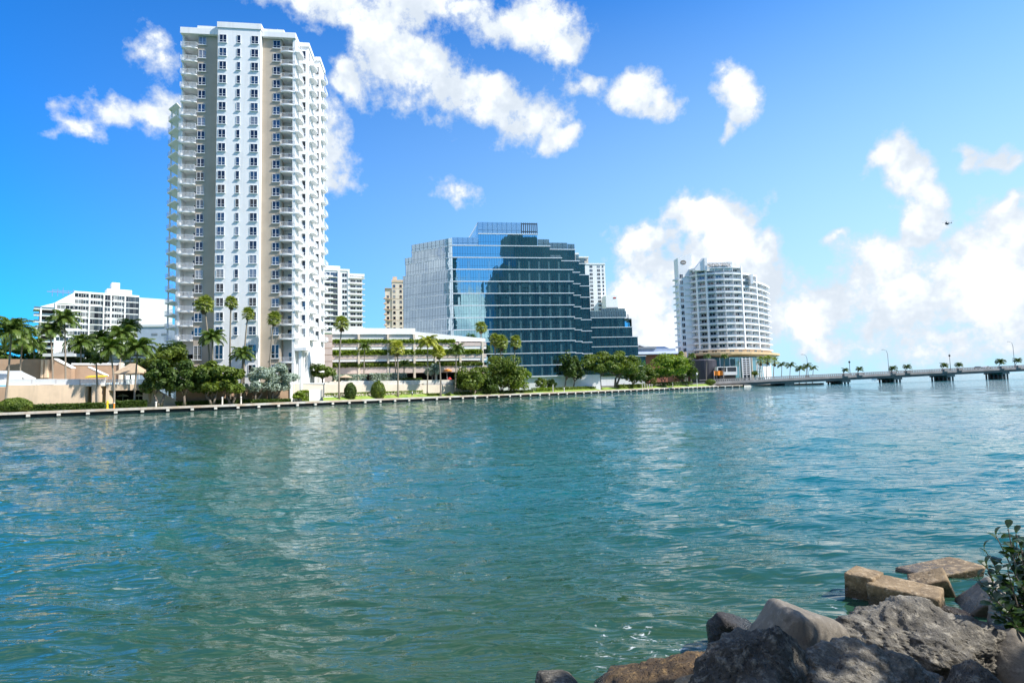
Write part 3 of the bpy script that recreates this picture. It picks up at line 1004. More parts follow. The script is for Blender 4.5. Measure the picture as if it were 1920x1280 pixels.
def build_car_park():
    fr = Fr(700, 156, 17)
    P = fr.root('car_park', 'low multi-storey car park with planted green ledges between the white tower and the glass offices', 'car park')
    u0 = fr.L(606, 660)[0]; u1 = fr.L(780, 660)[0]; u2 = fr.L(912, 660)[0]
    z = lambda y: fr.L(700, y)[1]
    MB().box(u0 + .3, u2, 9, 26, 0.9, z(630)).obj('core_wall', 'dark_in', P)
    MB().box(u0 + 2.2, u1, 0.8, 26, z(626), z(614.5)).obj('roof_band', 'white', P)
    mb = MB().prism([(u1, 0.8), (u2, 0.8), (u2, 26), (u1, 26)], z(640), [z(621), z(634), z(634), z(621)])
    mb.obj('roof_band', 'white', P)
    MB().box(u0 + 2.2, u1, 1.2, 26, z(638), z(626)).obj('upper_wall', 'grey_wall', P)
    for a, b, m, v0 in ((649.5, 642.5, 'pinkish', 0), (655, 649.5, 'white', 0.12), (672.5, 665, 'pinkish', 0), (677.5, 672.5, 'white', 0.12), (700, 687.5, 'pinkish', 0)):
        MB().box(u0 + 2.2, u2, v0, 9, z(a), z(b)).obj('ledge', m, P)
    for y in (649.5, 672.5):
        pass
    MB().box(u0, u0 + 2.3, -0.5, 4.0, 0.9, z(627)).obj('stair_tower', 'pinkish', P)
    for y in (640, 652, 664, 676):
        MB().box(u0 - .04, u0 + 2.34, -0.54, 4.0, z(y + .8), z(y)).obj('stair_band', 'peach_dark', P)
    for px in (673, 728, 777, 817, 863, 905):
        u = fr.L(px, 660)[0]
        MB().box(u - 0.28, u + 0.28, -0.15, 0.9, 0.9, z(626 if px < 780 else 640)).obj('pillar', 'cream', P)
    # hedges growing along the ledges
    for a, b, du0, du1 in ((643, 637.5, u0 + 2.4, u2 - 9), (665.5, 657, u0 + 2.4, u2 - 1), (687.6, 682, u0 + 2.4, u2 - 1)):
        h = leaf_box('ledge_hedge', du0, du1, -0.15, 1.0, z(a), z(b), 5200, 0.28, 'leaf_bright' if a != 687.6 else 'leaf_mid', P)
    return fr


def leaf_box(name, x0, x1, y0, y1, z0, z1, n, s, m, parent=None, loc=(0, 0, 0), rz=0.0, seed=1):
    """clipped hedge: a core of leaves with a loose surface"""
    g = np.random.default_rng(seed + int(abs(x0 * 7 + z0 * 3)))
    c = np.stack([g.uniform(x0, x1, n), g.uniform(y0, y1, n), g.uniform(z0, z1, n)], -1)
    top = g.random(n) < 0.45
    c[top, 2] = z1 + g.normal(0, s * 0.35, top.sum())
    fr_ = (~top) & (g.random(n) < 0.6)
    c[fr_, 1] = y0 + g.normal(0, s * 0.3, fr_.sum())
    me = leaves_mesh(name, c, g.normal(0, 1, (n, 3)) + np.array([0, -0.2, 0.8]), s * g.uniform(.6, 1.3, n), m, g)
    o = place(name, me, parent, loc, (0, 0, rz))
    return o


def leaves_mesh(name, c, nrm, size, m, g, asp=0.55):
    """one diamond-shaped, slightly folded leaf per centre"""
    n = len(c)
    nrm = nrm / (np.linalg.norm(nrm, axis=1, keepdims=True) + 1e-9)
    r = g.normal(0, 1, (n, 3))
    a = np.cross(nrm, r); a /= (np.linalg.norm(a, axis=1, keepdims=True) + 1e-9)
    b = np.cross(nrm, a)
    s = np.asarray(size).reshape(-1, 1)
    v = np.stack([c - a * s, c - b * s * asp + nrm * s * 0.12, c + a * s, c + b * s * asp + nrm * s * 0.12], 1).reshape(-1, 3)
    me = bpy.data.meshes.new(name)
    me.vertices.add(len(v)); me.vertices.foreach_set('co', v.ravel())
    me.loops.add(4 * n); me.loops.foreach_set('vertex_index', np.arange(4 * n))
    me.polygons.add(n); me.polygons.foreach_set('loop_start', np.arange(0, 4 * n, 4))
    me.materials.append(M[m] if isinstance(m, str) else m)
    me.update(calc_edges=True)
    return me


build_car_park()


# ------------------------------------------------------------------ terraced white block far left
def build_midrise():
    fr = Fr(134, 270, 42)
    R = fr.root('apartment_block', 'white mid-rise apartment block with stepped left end and grid of windows behind the palms', 'building')
    z = lambda y: fr.L(134, y)[1]
    dz = 3.0
    ztop = z(545)
    ub = fr.L(259, 600)[0]
    # body, stepped down to the left
    lv = []
    MB().box(0, ub, 0, 16, 1, ztop - .02).obj('wall', 'white2', R)
    MB().box(-0.2, ub + .2, -0.25, 16.2, ztop - 0.9, ztop).obj('parapet', 'white', R)
    gb = Fr(134, 270, 42).L(303, 600)[0]
    ul = fr.L(104, 600)[0]; ul2 = fr.L(76, 600)[0]
    MB().box(ul, 0, 0, 16, 1, ztop - 2 * dz - .3).obj('wall', 'white2', R)
    MB().prism([(ul, -0.3), (0, -0.3), (0, 12), (ul, 12)], ztop - 2 * dz - .3, [ztop - 2 * dz + .2, ztop - .6, ztop - .6, ztop - 2 * dz + .2]).obj('sloped_roof', 'white', R)
    MB().prism([(ul2 - 2.5, 0.2), (ul, 0.2), (ul, 12), (ul2 - 2.5, 12)], ztop - 3 * dz - .3, [ztop - 3 * dz - .2, ztop - 2 * dz, ztop - 2 * dz, ztop - 3 * dz - .2]).obj('sloped_roof', 'white', R)
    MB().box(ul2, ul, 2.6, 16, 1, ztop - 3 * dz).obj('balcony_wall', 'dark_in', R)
    for k in range(3, 10):
        zz = ztop - k * dz - 0.3
        o = MB().box(ul2 - 2.5, ul, -0.3, 2.6, zz - 0.32, zz).obj('balcony', 'white2', R)
        MB().box(ul2 - 2.5, ul, -0.3, -0.24, zz, zz + 0.9).obj('railing', 'rail_glass', o)
    MB().box(ul2 - .3, ul2 + .3, -0.5, 0.1, 1, ztop - 3 * dz).obj('pier', 'white2', R)
    MB().box(ul - .35, ul + .35, -0.42, 0.1, 1, ztop - 2 * dz).obj('pier', 'white2', R)
    W = ub
    wm = window_mesh('window', 3.5, 1.65, 0.1, vm=True, hm=0, sill=False)
    wb = window_mesh('window', 4.5, 2.3, 0.1, vm=True, hm=0, sill=False, m='metal_grey')
    ncol = 9
    for k in range(8):
        zz = ztop - 1.15 - k * dz
        for c in range(ncol):
            u = W * (c + 0.5) / ncol
            big = (c in (2, 3) and k >= 2) or (c in (4,) and k < 2) or c in (7, 8)
            put_window(wb if big else wm, R, u, -0.003, zz - (2.2 if big else 1.6))
        if k >= 2:
            for c in range(2):
                put_window(wm, R, ul * (c + .5) / 2, -0.003, zz - 1.6)
        MB().box(0, W, -0.16, 0, zz - 2.55, zz - 2.3).obj('floor_band', 'white', R)
    for u in (W * 2 / ncol, W * 4 / ncol, W * 5 / ncol, W * 7 / ncol):
        MB().box(u - .22, u + .22, -0.3, 0, 1, ztop - .9).obj('pier', 'white', R)
    # blank gable end and roof house
    MB().box(W + .2, W + 15, -0.4, 14, 1, ztop - 1.0).obj('gable_wall', 'grey_wall', R)
    a = fr.L(203, 547)[0]; b = fr.L(250, 547)[0]
    MB().box(a, b, 4, 12, ztop, ztop + 3.0).obj('roof_house', 'white', R)
    MB().box(a + 2, b - 5, 5, 11, ztop + 3.0, ztop + 6.4).obj('roof_house', 'white', R)
    for k in range(5):
        MB().tube([(-8 + 2 * k, 6, ztop - 2.5 + .3 * k), (-8 + 2 * k, 6, ztop + 1.0 + .5 * (k % 3))], 0.09, 5).obj('roof_mast', 'metal_grey', R)
    MB().box(-10, -1, 5.9, 6.1, ztop - .4, ztop - .1).obj('roof_trellis', 'metal_grey', R)
    MB().box(-8, 1, 5.0, 5.2, ztop + .3, ztop + .5).obj('roof_trellis', 'metal_grey', R)
    # low blue-grey annex
    f2 = Fr(262, 215, 10)
    A = f2.root('annex', 'low blue-grey annex building between the palms and the tall white tower', 'building')
    u1 = f2.L(330, 625)[0]; u0 = f2.L(258, 625)[0]
    z2 = f2.L(262, 609)[1]
    MB().box(u0, u1, 0, 12, 1, z2 - .8).obj('wall', 'grey_blue', A)
    MB().box(u0 - .2, u1, -.3, 12, z2 - .8, z2).obj('parapet', 'grey_wall', A)
    for px in (290, 309):
        u = f2.L(px, 625)[0]
        MB().box(u - 1, u + 1, -0.12, 0, f2.L(px, 628)[1], f2.L(px, 624.5)[1]).obj('vent', 'metal_grey', A)


build_midrise()


# ------------------------------------------------------------------ white balcony block right behind the tower
def build_back_block():
    fr = Fr(640, 300, 20)
    R = fr.root('apartment_block', 'white balcony apartment block showing between the tall tower and the car park', 'building')
    z = lambda y: fr.L(640, y)[1]
    u0 = fr.L(598, 560)[0]; ua = fr.L(635, 560)[0]; ub = fr.L(655, 560)[0]; u1 = fr.L(680, 560)[0]
    zt = z(508); dz = 2.93
    MB().box(u0, ub, 0, 14, 1, zt).obj('wall', 'white2', R)
    MB().box(ub, u1, 1.2, 14, 1, z(513)).obj('wall', 'white2', R)
    MB().box(ub - .2, u1 + 1, -.3, 14.2, z(516.5), z(512)).obj('parapet', 'white', R)
    MB().box(u0, ub + .2, -.3, 14.2, zt, zt + 1.1).obj('parapet', 'white', R)
    MB().box(u0 + 3, ua + 1, 4, 10, zt + 1.1, zt + 3.4).obj('roof_house', 'white', R)
    wm = window_mesh('window', 2.3, 1.7, 0.1, True, 0, False)
    wd = window_mesh('window', 4.2, 2.1, 0.1, True, 0, False, 'metal_grey')
    for k in range(11):
        zz = zt - 1.3 - k * dz
        for u in (u0 + 3.2, u0 + 8.0):
            put_window(wd, R, u, -0.003, zz - 1.9)
        put_window(wm, R, (ua + ub) / 2 + .3, -0.003, zz - 1.7)
        for u in (ub + 2.0, ub + 5.2):
            put_window(wm, R, u, 1.197, zz - 1.9)
        MB().box(u0, ua - .8, -1.2, 0, zz - 2.35, zz - 2.05).obj('balcony', 'white', R)
        MB().box(u0, ua - 2.8, -1.2, -1.12, zz - 2.05, zz - 1.35).obj('balcony_panel', 'white', R)
        MB().box(ub + .2, u1 + 1.2, -0.9, 1.2, zz - 2.5, zz - 2.2).obj('balcony', 'white', R)
        MB().box(ub + .2, ub + 6.4, -0.9, -0.82, zz - 2.2, zz - 1.6).obj('balcony_panel', 'white', R)
    for u in (ua, ub - .3):
        MB().box(u - .5, u + .5, -0.35, 0, 1, zt).obj('pier', 'white', R)

    f2 = Fr(738, 330, 12)
    Q = f2.root('apartment_tower', 'slim peach apartment tower showing at the left edge of the glass offices', 'tower')
    a, b, c = f2.L(722, 560)[0], f2.L(735, 560)[0], f2.L(762, 560)[0]
    zt, zl = f2.L(745, 529)[1], f2.L(730, 543)[1]
    MB().box(b, c, 0, 10, 1, zt).obj('wall', 'cream', Q)
    MB().box(a, b, 0.6, 10, 1, zl).obj('wall', 'cream', Q)
    MB().box(b - .2, c, -.3, 10.2, zt, zt + 1.4).obj('cornice', 'peach', Q)
    MB().box(a - .2, b - .2, .3, 10, zl, zl + .9).obj('cornice', 'peach', Q)
    MB().box(b + .5, b + 3, 2, 5, zt + 1.4, zt + 3.6).obj('roof_house', 'peach', Q)
    wq = window_mesh('window', 1.3, 1.6, 0.1, False, 0, False, 'peach')
    k = 0
    zz = zt - 2.3
    while zz > 12:
        for u in (b + 1.3, b + 5.0):
            put_window(wq, Q, u, -0.003, zz - .8)
        if zz < zl - 1:
            put_window(wq, Q, a + 1.6, 0.597, zz - .8)
            o = MB().box(a - .9, a + 1.0, -.2, 3.0, zz - 1.1, zz - .5).obj('balcony', 'peach', Q)
        if k % 2 == 0:
            MB().box(a, c, -0.12, .6, zz - 1.35, zz - 1.15).obj('floor_band', 'peach', Q)
        zz -= 3.1; k += 1


build_back_block()
# ------------------------------------------------------------------ the stepped blue glass office building
def panel_mesh(name, w, h, m, n=3):
    """a glass panel with thin mullions, origin at its lower middle, front at y = 0"""
    b = MB()
    b.cur = 0
    b.box(-w / 2 + .02, w / 2 - .02, 0.0, 0.04, 0.02, h - 0.02)
    b.cur = 1
    for i in range(n):
        x = -w / 2 + w * i / n
        b.box(x - 0.03, x + 0.03, -0.05, 0.045, 0, h)
    b.box(-w / 2, w / 2, -0.03, 0.045, h * 0.30 - .025, h * 0.30 + .025)
    return b.mesh(name, m, 'mull')


M['mull'] = mat('dark_blue_mullion', (0.06, 0.09, 0.11), 0.4, 0.05, 2, metal=0.4)
M['spandrel'] = mat('white_spandrel', (0.74, 0.80, 0.83), 0.45, 0.03, 1)
M['office_in'] = mat('office_interior', (0.05, 0.055, 0.06), 0.8, 0.2, 0.4)
M['office_col'] = mat('office_column', (0.55, 0.58, 0.60), 0.8, 0.05, 1)
M['casing'] = glass_mat('glass_over_pale_column', (0.5, 0.78, 0.92), (0.10, 0.19, 0.21), 0.45, 0.02)
FLW = 4.03


def curtain(parent, u0, u1, v, z_lines, m, bay=2.5, band=0.24, proud=0.28, meshes={}, cols=True, slabs=True):
    """glass storeys between successive z_lines (top to bottom) on the plane local y = v"""
    n = max(1, round((u1 - u0) / bay))
    w = (u1 - u0) / n
    for zt, zb in zip(z_lines, z_lines[1:]):
        h = zt - zb - band
        key = (round(w, 2), round(h, 2), m)
        if key not in meshes:
            meshes[key] = panel_mesh('glass_panel', w, h, m)
        for i in range(n):
            place('glass_panel', meshes[key], parent, (u0 + w * (i + .5), v, zb),
                  (math.radians(random.gauss(0, .16)), 0, math.radians(random.gauss(0, .20))))
        MB().box(u0 - .02, u1 + .25, v - proud, v + 0.3, zt - band, zt).obj('floor_band', 'spandrel', parent)


def build_glass():
    fr = Fr(849, 188, 8.4)
    R = fr.root('office_building', 'large stepped blue glass office building with white floor bands in the centre', 'building')
    zl = [54.35 - FLW * i for i in range(13)]
    zl[12] = 6.4
    # (u0, u1, v, first line, last line)
    for u0, u1, v, a, b in ((9.4, 29.5, 0, 0, 1), (0.7, 33.7, 0, 1, 2), (0.7, 37.6, 0, 2, 3), (0.7, 41.4, 0, 3, 12),
                            (33.9, 43.7, 4.5, 1, 2), (37.9, 45.0, 4.5, 2, 3), (41.6, 45.0, 4.5, 3, 12),
                            (45.0, 48.4, 9.0, 2, 3), (45.0, 49.8, 9.0, 3, 12)):
        curtain(R, u0, u1, v, zl[a:b + 1], 'curtain')
    # return faces of the set-backs
    for u, v0, v1, za, zb in ((29.52, 0.3, 9, 54.35, 50.3), (33.72, 0.3, 9, 50.2, 46.3), (37.62, .3, 4.4, 46.0, 42.3), (41.42, .3, 4.4, 41.9, 6.4),
                              (43.72, 4.8, 9, 50.0, 46.3), (45.02, 4.8, 8.9, 46, 6.4), (49.82, 9.3, 24, 42, 6.4)):
        MB().box(u - .06, u, v0, v1, zb, za).obj('side_glass', 'curtain', R)
    # open glass screens above the terraces
    for u0, u1, v, z0, z1 in ((9.4, 24.0, 0, 54.35, 58.2), (0.9, 9.3, 0, 50.3, 52.9), (29.6, 33.6, 0, 50.3, 52.6), (33.8, 37.5, .1, 46.2, 47.2),
                              (33.9, 41.0, 4.5, 50.3, 52.6), (41.1, 43.6, 4.5, 50.3, 52.2), (43.8, 45.0, 4.5, 46.2, 48.5), (45.1, 48.3, 9, 46.2, 48.2)):
        n = max(1, round((u1 - u0) / 1.6)); w = (u1 - u0) / n
        pm = panel_mesh('screen_panel', w, z1 - z0, 'rail_glass', 1)
        for i in range(n):
            place('screen_panel', pm, R, (u0 + w * (i + .5), v - .1, z0), (0, 0, math.radians(random.gauss(0, .3))))
    for k in range(9):
        u = 24.2 + 5.3 * k / 8
        MB().box(u - .16, u + .16, -.1, .25, 54.35, 58.2).obj('louvre_post', 'mull', R)
    MB().box(24, 29.6, -.12, .26, 57.7, 58.0).obj('louvre_rail', 'mull', R)
    MB().box(24, 29.6, -.12, .26, 55.0, 55.3).obj('louvre_rail', 'mull', R)
    MB().box(12.5, 25, 5, 14, 54.3, 59.0).obj('roof_house', 'white2', R)
    b = MB()
    b.quad((6.3, 0.1, 52.9), (9.35, 0.1, 52.9), (9.35, 0.1, 58.0))
    b.quad((6.3, 6, 52.9), (6.3, 0.12, 52.9), (9.35, 0.12, 58.0), (9.35, 6, 58.0))
    b.obj('sloped_glazing', 'rail_glass', R)
    for t in (0.0, 0.5, 1.0):
        MB().tube([(6.3, .1 + 6 * t, 52.9), (9.35, .1 + 6 * t, 58.0)], 0.12, 5).obj('glazing_bar', 'spandrel', R)
    # inside: slabs, columns, core
    for i in range(1, 13):
        z = zl[i]
        MB().box(1.0, 41.2 if i > 2 else 33, 0.35, 24, z - .3, z - .02).obj('floor_slab', 'office_in', R)
        if i > 2:
            MB().box(41.2, 49.5, 9.4, 24, z - .3, z - .02).obj('floor_slab', 'office_in', R)
    MB().box(2, 40, 7.0, 22, 6.4, 50).obj('core', 'office_in', R)
    MB().box(10, 29, 4.0, 20, 50, 54.2).obj('core', 'office_in', R)
    MB().box(40, 49, 12.0, 22, 6.4, 41).obj('core', 'office_in', R)
    cm = MB().box(-.28, .28, 0, .5, 0, 1).mesh('column', 'office_col')
    for k in range(12):
        u = 2.6 + 3.4 * k
        place('column', cm, R, (u, 0.9, 6.4), (0, 0, 0), (1, 1, (46 if u < 37 else 41.5) - 6.4))
    # pale column casings close behind the glass
    cp = MB().box(-.34, .34, -.012, .0, .1, 2.7).mesh('column_casing', 'casing')
    for i in range(2, 12):
        for k in range(12):
            u = 2.6 + 3.4 * k
            if u < 41 and (i > 2 or u < 37) and random.random() < .93:
                place('column_casing', cp, R, (u, -.055, zl[i + 1]))
    MB().box(0.9, 49.9, 0.5, 24, 0.9, 6.35).obj('base_wall', 'white2', R)
    MB().box(0.6, 41.6, -0.2, .5, 6.0, 6.4).obj('base_ledge', 'spandrel', R)
    # the pale left face
    gl = Fr(849, 188, -29)
    rot = math.radians(-29 - 8.4)
    meshes = {}
    c, s = math.cos(rot), math.sin(rot)

    def place_l(name, me, u, v, z, extra=0.0, tilt=0.0):
        return place(name, me, R, (0.7 + c * u - s * v, 0.05 + s * u + c * v, z), (tilt, 0, rot + extra))

    for i in range(1, 12):
        zt, zb = zl[i], zl[i + 1]
        ul = -17.0 if i == 1 else (-19.8 if i == 2 else -21.0)
        if i == 1:
            zt = 50.3
        n = 7 if i < 3 else 8
        w = -ul / n
        h = zt - zb - .22
        key = (round(w, 2), round(h, 2))
        if key not in meshes:
            meshes[key] = panel_mesh('glass_panel', w, h, 'curtain_pale', 4)
        for k in range(n):
            place_l('glass_panel', meshes[key], ul + w * (k + .5), 0, zb, math.radians(random.gauss(0, .2)), math.radians(random.gauss(0, .15)))
        bm = MB().box(ul - .2, 0.0, -.14, .25, -.22, 0).mesh('floor_band', 'spandrel')
        place_l('floor_band', bm, 0, 0, zt)
        sm = MB().box(ul, -0.6, .3, 14, -.3, -.02).mesh('floor_slab', 'office_in')
        place_l('floor_slab', sm, 0, 0, zt - .01)
    pm = panel_mesh('screen_panel', 17.0 / 10, 2.5, 'rail_glass', 1)
    for k in range(10):
        place_l('screen_panel', pm, -17 + 1.7 * (k + .5), 0, 50.3)
    pm = panel_mesh('screen_panel', 1.5, 2.2, 'rail_glass', 1)
    for k in range(2):
        place_l('screen_panel', pm, -20.0 + 1.5 * (k + .5), 0, 46.3)
    bm = MB().box(-20, -1, 3, 12, 6.4, 46).mesh('core', 'office_in')
    place_l('core', bm, 0, 0, 0)
    bm = MB().box(-20.9, 0, .4, 14, 0.9, 6.3).mesh('base_wall', 'white2')
    place_l('base_wall', bm, 0, 0, 0)

    # lower glass block to the right
    k = Fr(1110, 246, 8)
    Q = k.root('office_building', 'lower dark blue glass office block with stepped right end beside the centre glass offices', 'building')
    z = [31.6, 27.4, 23.2, 19.1, 14.8, 10.6, 6.4]
    curtain(Q, -2, 15.8, 0, z[0:2], 'curtain', 3)
    curtain(Q, -2, 19.0, 0, z[1:3], 'curtain', 3)
    curtain(Q, -2, 21.3, 0, z[2:5], 'curtain', 3)
    curtain(Q, -2, 24.5, 0, z[4:7], 'curtain', 3)
    MB().box(18.95, 19.0, .3, 12, 27.4, 31).obj('side_glass', 'curtain', Q)
    pm = panel_mesh('screen_panel', 2.2, 2.8, 'rail_glass', 2)
    for i in range(8):
        place('screen_panel', pm, Q, (-1 + 2.2 * (i + .5), -.1, 31.6))
    pm2 = panel_mesh('screen_panel', 2.16, 4.2, 'rail_glass', 2)
    for i in range(5):
        place('screen_panel', pm2, Q, (6.2 + 2.16 * (i + .5), 2.4, 31.6))
    MB().box(15.9, 18.9, .3, 10, 31.0, 31.3).obj('terrace', 'spandrel', Q)
    MB().box(17.2, 17.5, -.1, .2, 27.4, 33.0).obj('corner_post', 'curtain', Q)
    for a in range(6):
        MB().box(-2, (15.5, 18.7, 21, 21, 24, 24)[a], .35, 18, z[a] - .3, z[a] - .02).obj('floor_slab', 'office_in', Q)
        MB().box(-1.5, (14, 18, 20, 20, 23, 23)[a], 5.0, 17, z[a + 1], z[a] - .3).obj('core', 'office_in', Q)
    for i in range(6):
        place('column', cm, Q, (0 + 3.6 * i, .9, 6.4), (0, 0, 0), (1, 1, 21))
    MB().box(-2, 24.3, .5, 18, .9, 6.35).obj('base_wall', 'white2', Q)


build_glass()


# ------------------------------------------------------------------ towers further back
def build_far():
    f = Fr(1120, 430, 8)
    R = f.root('apartment_tower', 'distant white apartment tower with small windows, right of the blue glass offices', 'tower')
    u0, u1 = f.L(1098, 540)[0], f.L(1136, 540)[0]
    zt = f.L(1120, 496)[1]
    MB().box(u0, u1, 0, 14, 1, zt).obj('wall', 'white', R)
    MB().box(u0 - .2, u1 + .2, -.3, 14.3, zt, zt + 1).obj('parapet', 'white', R)
    wa = window_mesh('window', 2.2, 1.7, .1, True, 0, False)
    wb = window_mesh('window', 1.1, 1.7, .1, False, 0, False)
    ua, ub, uc = f.L(1109.5, 540)[0], f.L(1123.5, 540)[0], f.L(1131.5, 540)[0]
    zz = zt - 2.4
    while zz > 30:
        put_window(wa, R, ua, -.003, zz); put_window(wa, R, ub, -.003, zz); put_window(wb, R, uc, -.003, zz)
        zz -= 2.95
    f = Fr(1090, 460, 8)
    R = f.root('apartment_tower', 'pale cream distant tower top just above the right shoulder of the glass offices', 'tower')
    u0, u1, um = f.L(1074, 500)[0], f.L(1104, 500)[0], f.L(1086, 500)[0]
    z1, z2 = f.L(1080, 474)[1], f.L(1095, 483)[1]
    MB().box(u0, um, 0, 12, 1, z1).obj('wall', 'white', R)
    MB().box(um, u1, 0.5, 12, 1, z2).obj('wall', 'cream', R)
    MB().box(um, u1 + .3, 0.1, 12.2, z2, z2 + 1).obj('parapet', 'white', R)
    zz = z2 - 2.6
    for k in range(6):
        put_window(wa, R, u1 - 2.6, .497, zz); zz -= 3.2
    f = Fr(1148, 420, 8)
    R = f.root('apartment_block', 'small distant white block with a red sign above the lower glass offices', 'building')
    u0, u1 = f.L(1136, 560)[0], f.L(1158, 560)[0]
    zt = f.L(1148, 554)[1]
    MB().box(u0, u1, 0, 10, 1, zt).obj('wall', 'white', R)
    MB().box(u1 - 3.4, u1 - 1.2, -.15, 0, zt - 2.2, zt - 1.3).obj('sign_panel', 'red_cloth', R)
    MB().box(u0, u1, -.3, 0, zt - 9.5, zt - 8.7).obj('band', 'metal_grey', R)
    # hall with blue-grey roof left of the hotel
    f = Fr(1235, 285, 8)
    R = f.root('exhibition_hall', 'low hall with blue-grey metal roof and white shell canopy left of the white hotel', 'building')
    u0, um, u1 = f.L(1194, 655)[0], f.L(1238, 655)[0], f.L(1276, 655)[0]
    zb, zt, ze = f.L(1235, 664)[1], f.L(1235, 652)[1], f.L(1235, 648.5)[1]
    MB().box(u0 + .5, u1, 2, 20, 1, zb).obj('wall', 'brick_red', R)
    MB().prism([(u0, 0), (u1, 0), (u1, 20), (u0, 20)], zb, [zb + .4, zb + .4, zt + 2, zt + 2]).obj('roof', 'grey_blue', R)
    MB().box(u0, u1, 6, 7, zb, zt).obj('roof_face', 'grey_blue', R)
    MB().box(u0, um, 5, 12, zt, ze).obj('roof_band', 'metal_grey', R)
    b = MB()
    n = 9
    pr = [(u0 + (um - 3 - u0) * i / n, ze + 2.3 * (1 - (i / n) ** 1.6)) for i in range(n + 1)]
    for (a, za), (c_, zc) in zip(pr, pr[1:]):
        b.prism([(a, 8), (c_, 8), (c_, 16), (a, 16)], [za - .6, zc - .6, zc - .6, za - .6], [za, zc, zc, za])
    b.obj('shell_canopy', 'white', R)
    for px in (1281, 1285):
        u = f.L(px, 670)[0]
        MB().box(u - .35, u + .35, -1, -.3, 1, f.L(px, 660)[1]).obj('column', 'peach', R)
    a, b_ = f.L(1276, 670)[0], f.L(1297, 670)[0]
    MB().box(a, b_, 1, 8, 1, f.L(1285, 672)[1]).obj('wing', 'brick_red', R)

    # high-rises on the near bank, behind the photographer: they show as the dark mirror image in the glass offices
    for lab, x0, x1, y0, y1, h, tiers in (
            ('dark high-rise on the near bank, mirrored at the left corner of the glass offices', -22, 30, -78, -54, 104, ()),
            ('broad dark high-rise on the near bank with stepped top, mirrored in the glass offices', 60, 150, -82, -50, 88, ((66, 97), (76, 122))),
            ('long dark high-rise on the near bank, mirrored in the lower glass office block', 156, 280, -95, -55, 92, ())):
        R = empty('high_rise', ((x0 + x1) / 2, (y0 + y1) / 2, 0), 0, lab, 'tower')
        hx, hy = (x1 - x0) / 2, (y1 - y0) / 2
        cx = (x0 + x1) / 2
        MB().box(-hx, hx, -hy, hy, 0, h).obj('body', 'hr_dark', R)
        z0 = h
        for tx, th in tiers:
            MB().box(tx - cx, hx, -hy, hy, z0, th).obj('upper_body', 'hr_dark', R)
            z0 = th
        for i in range(1, int(h / 3.4)):
            MB().box(-hx - .15, hx + .15, hy, hy + .5, i * 3.4, i * 3.4 + .35).obj('balcony', 'hr_band', R)
        for k in range(int(hx * 2 / 9)):
            MB().box(-hx + 9 * k + 3, -hx + 9 * k + 5.5, hy, hy + .3, 2, h - 2).obj('wall_strip', 'hr_band', R)


M['hr_dark'] = glass_mat('dark_high_rise_glass', (0.3, 0.42, 0.45), (0.05, 0.165, 0.175), 0.10, 0.05)
M['hr_band'] = mat('high_rise_slab_edge', (0.09, 0.15, 0.155), 0.8, 0.1, 0.5)
build_far()
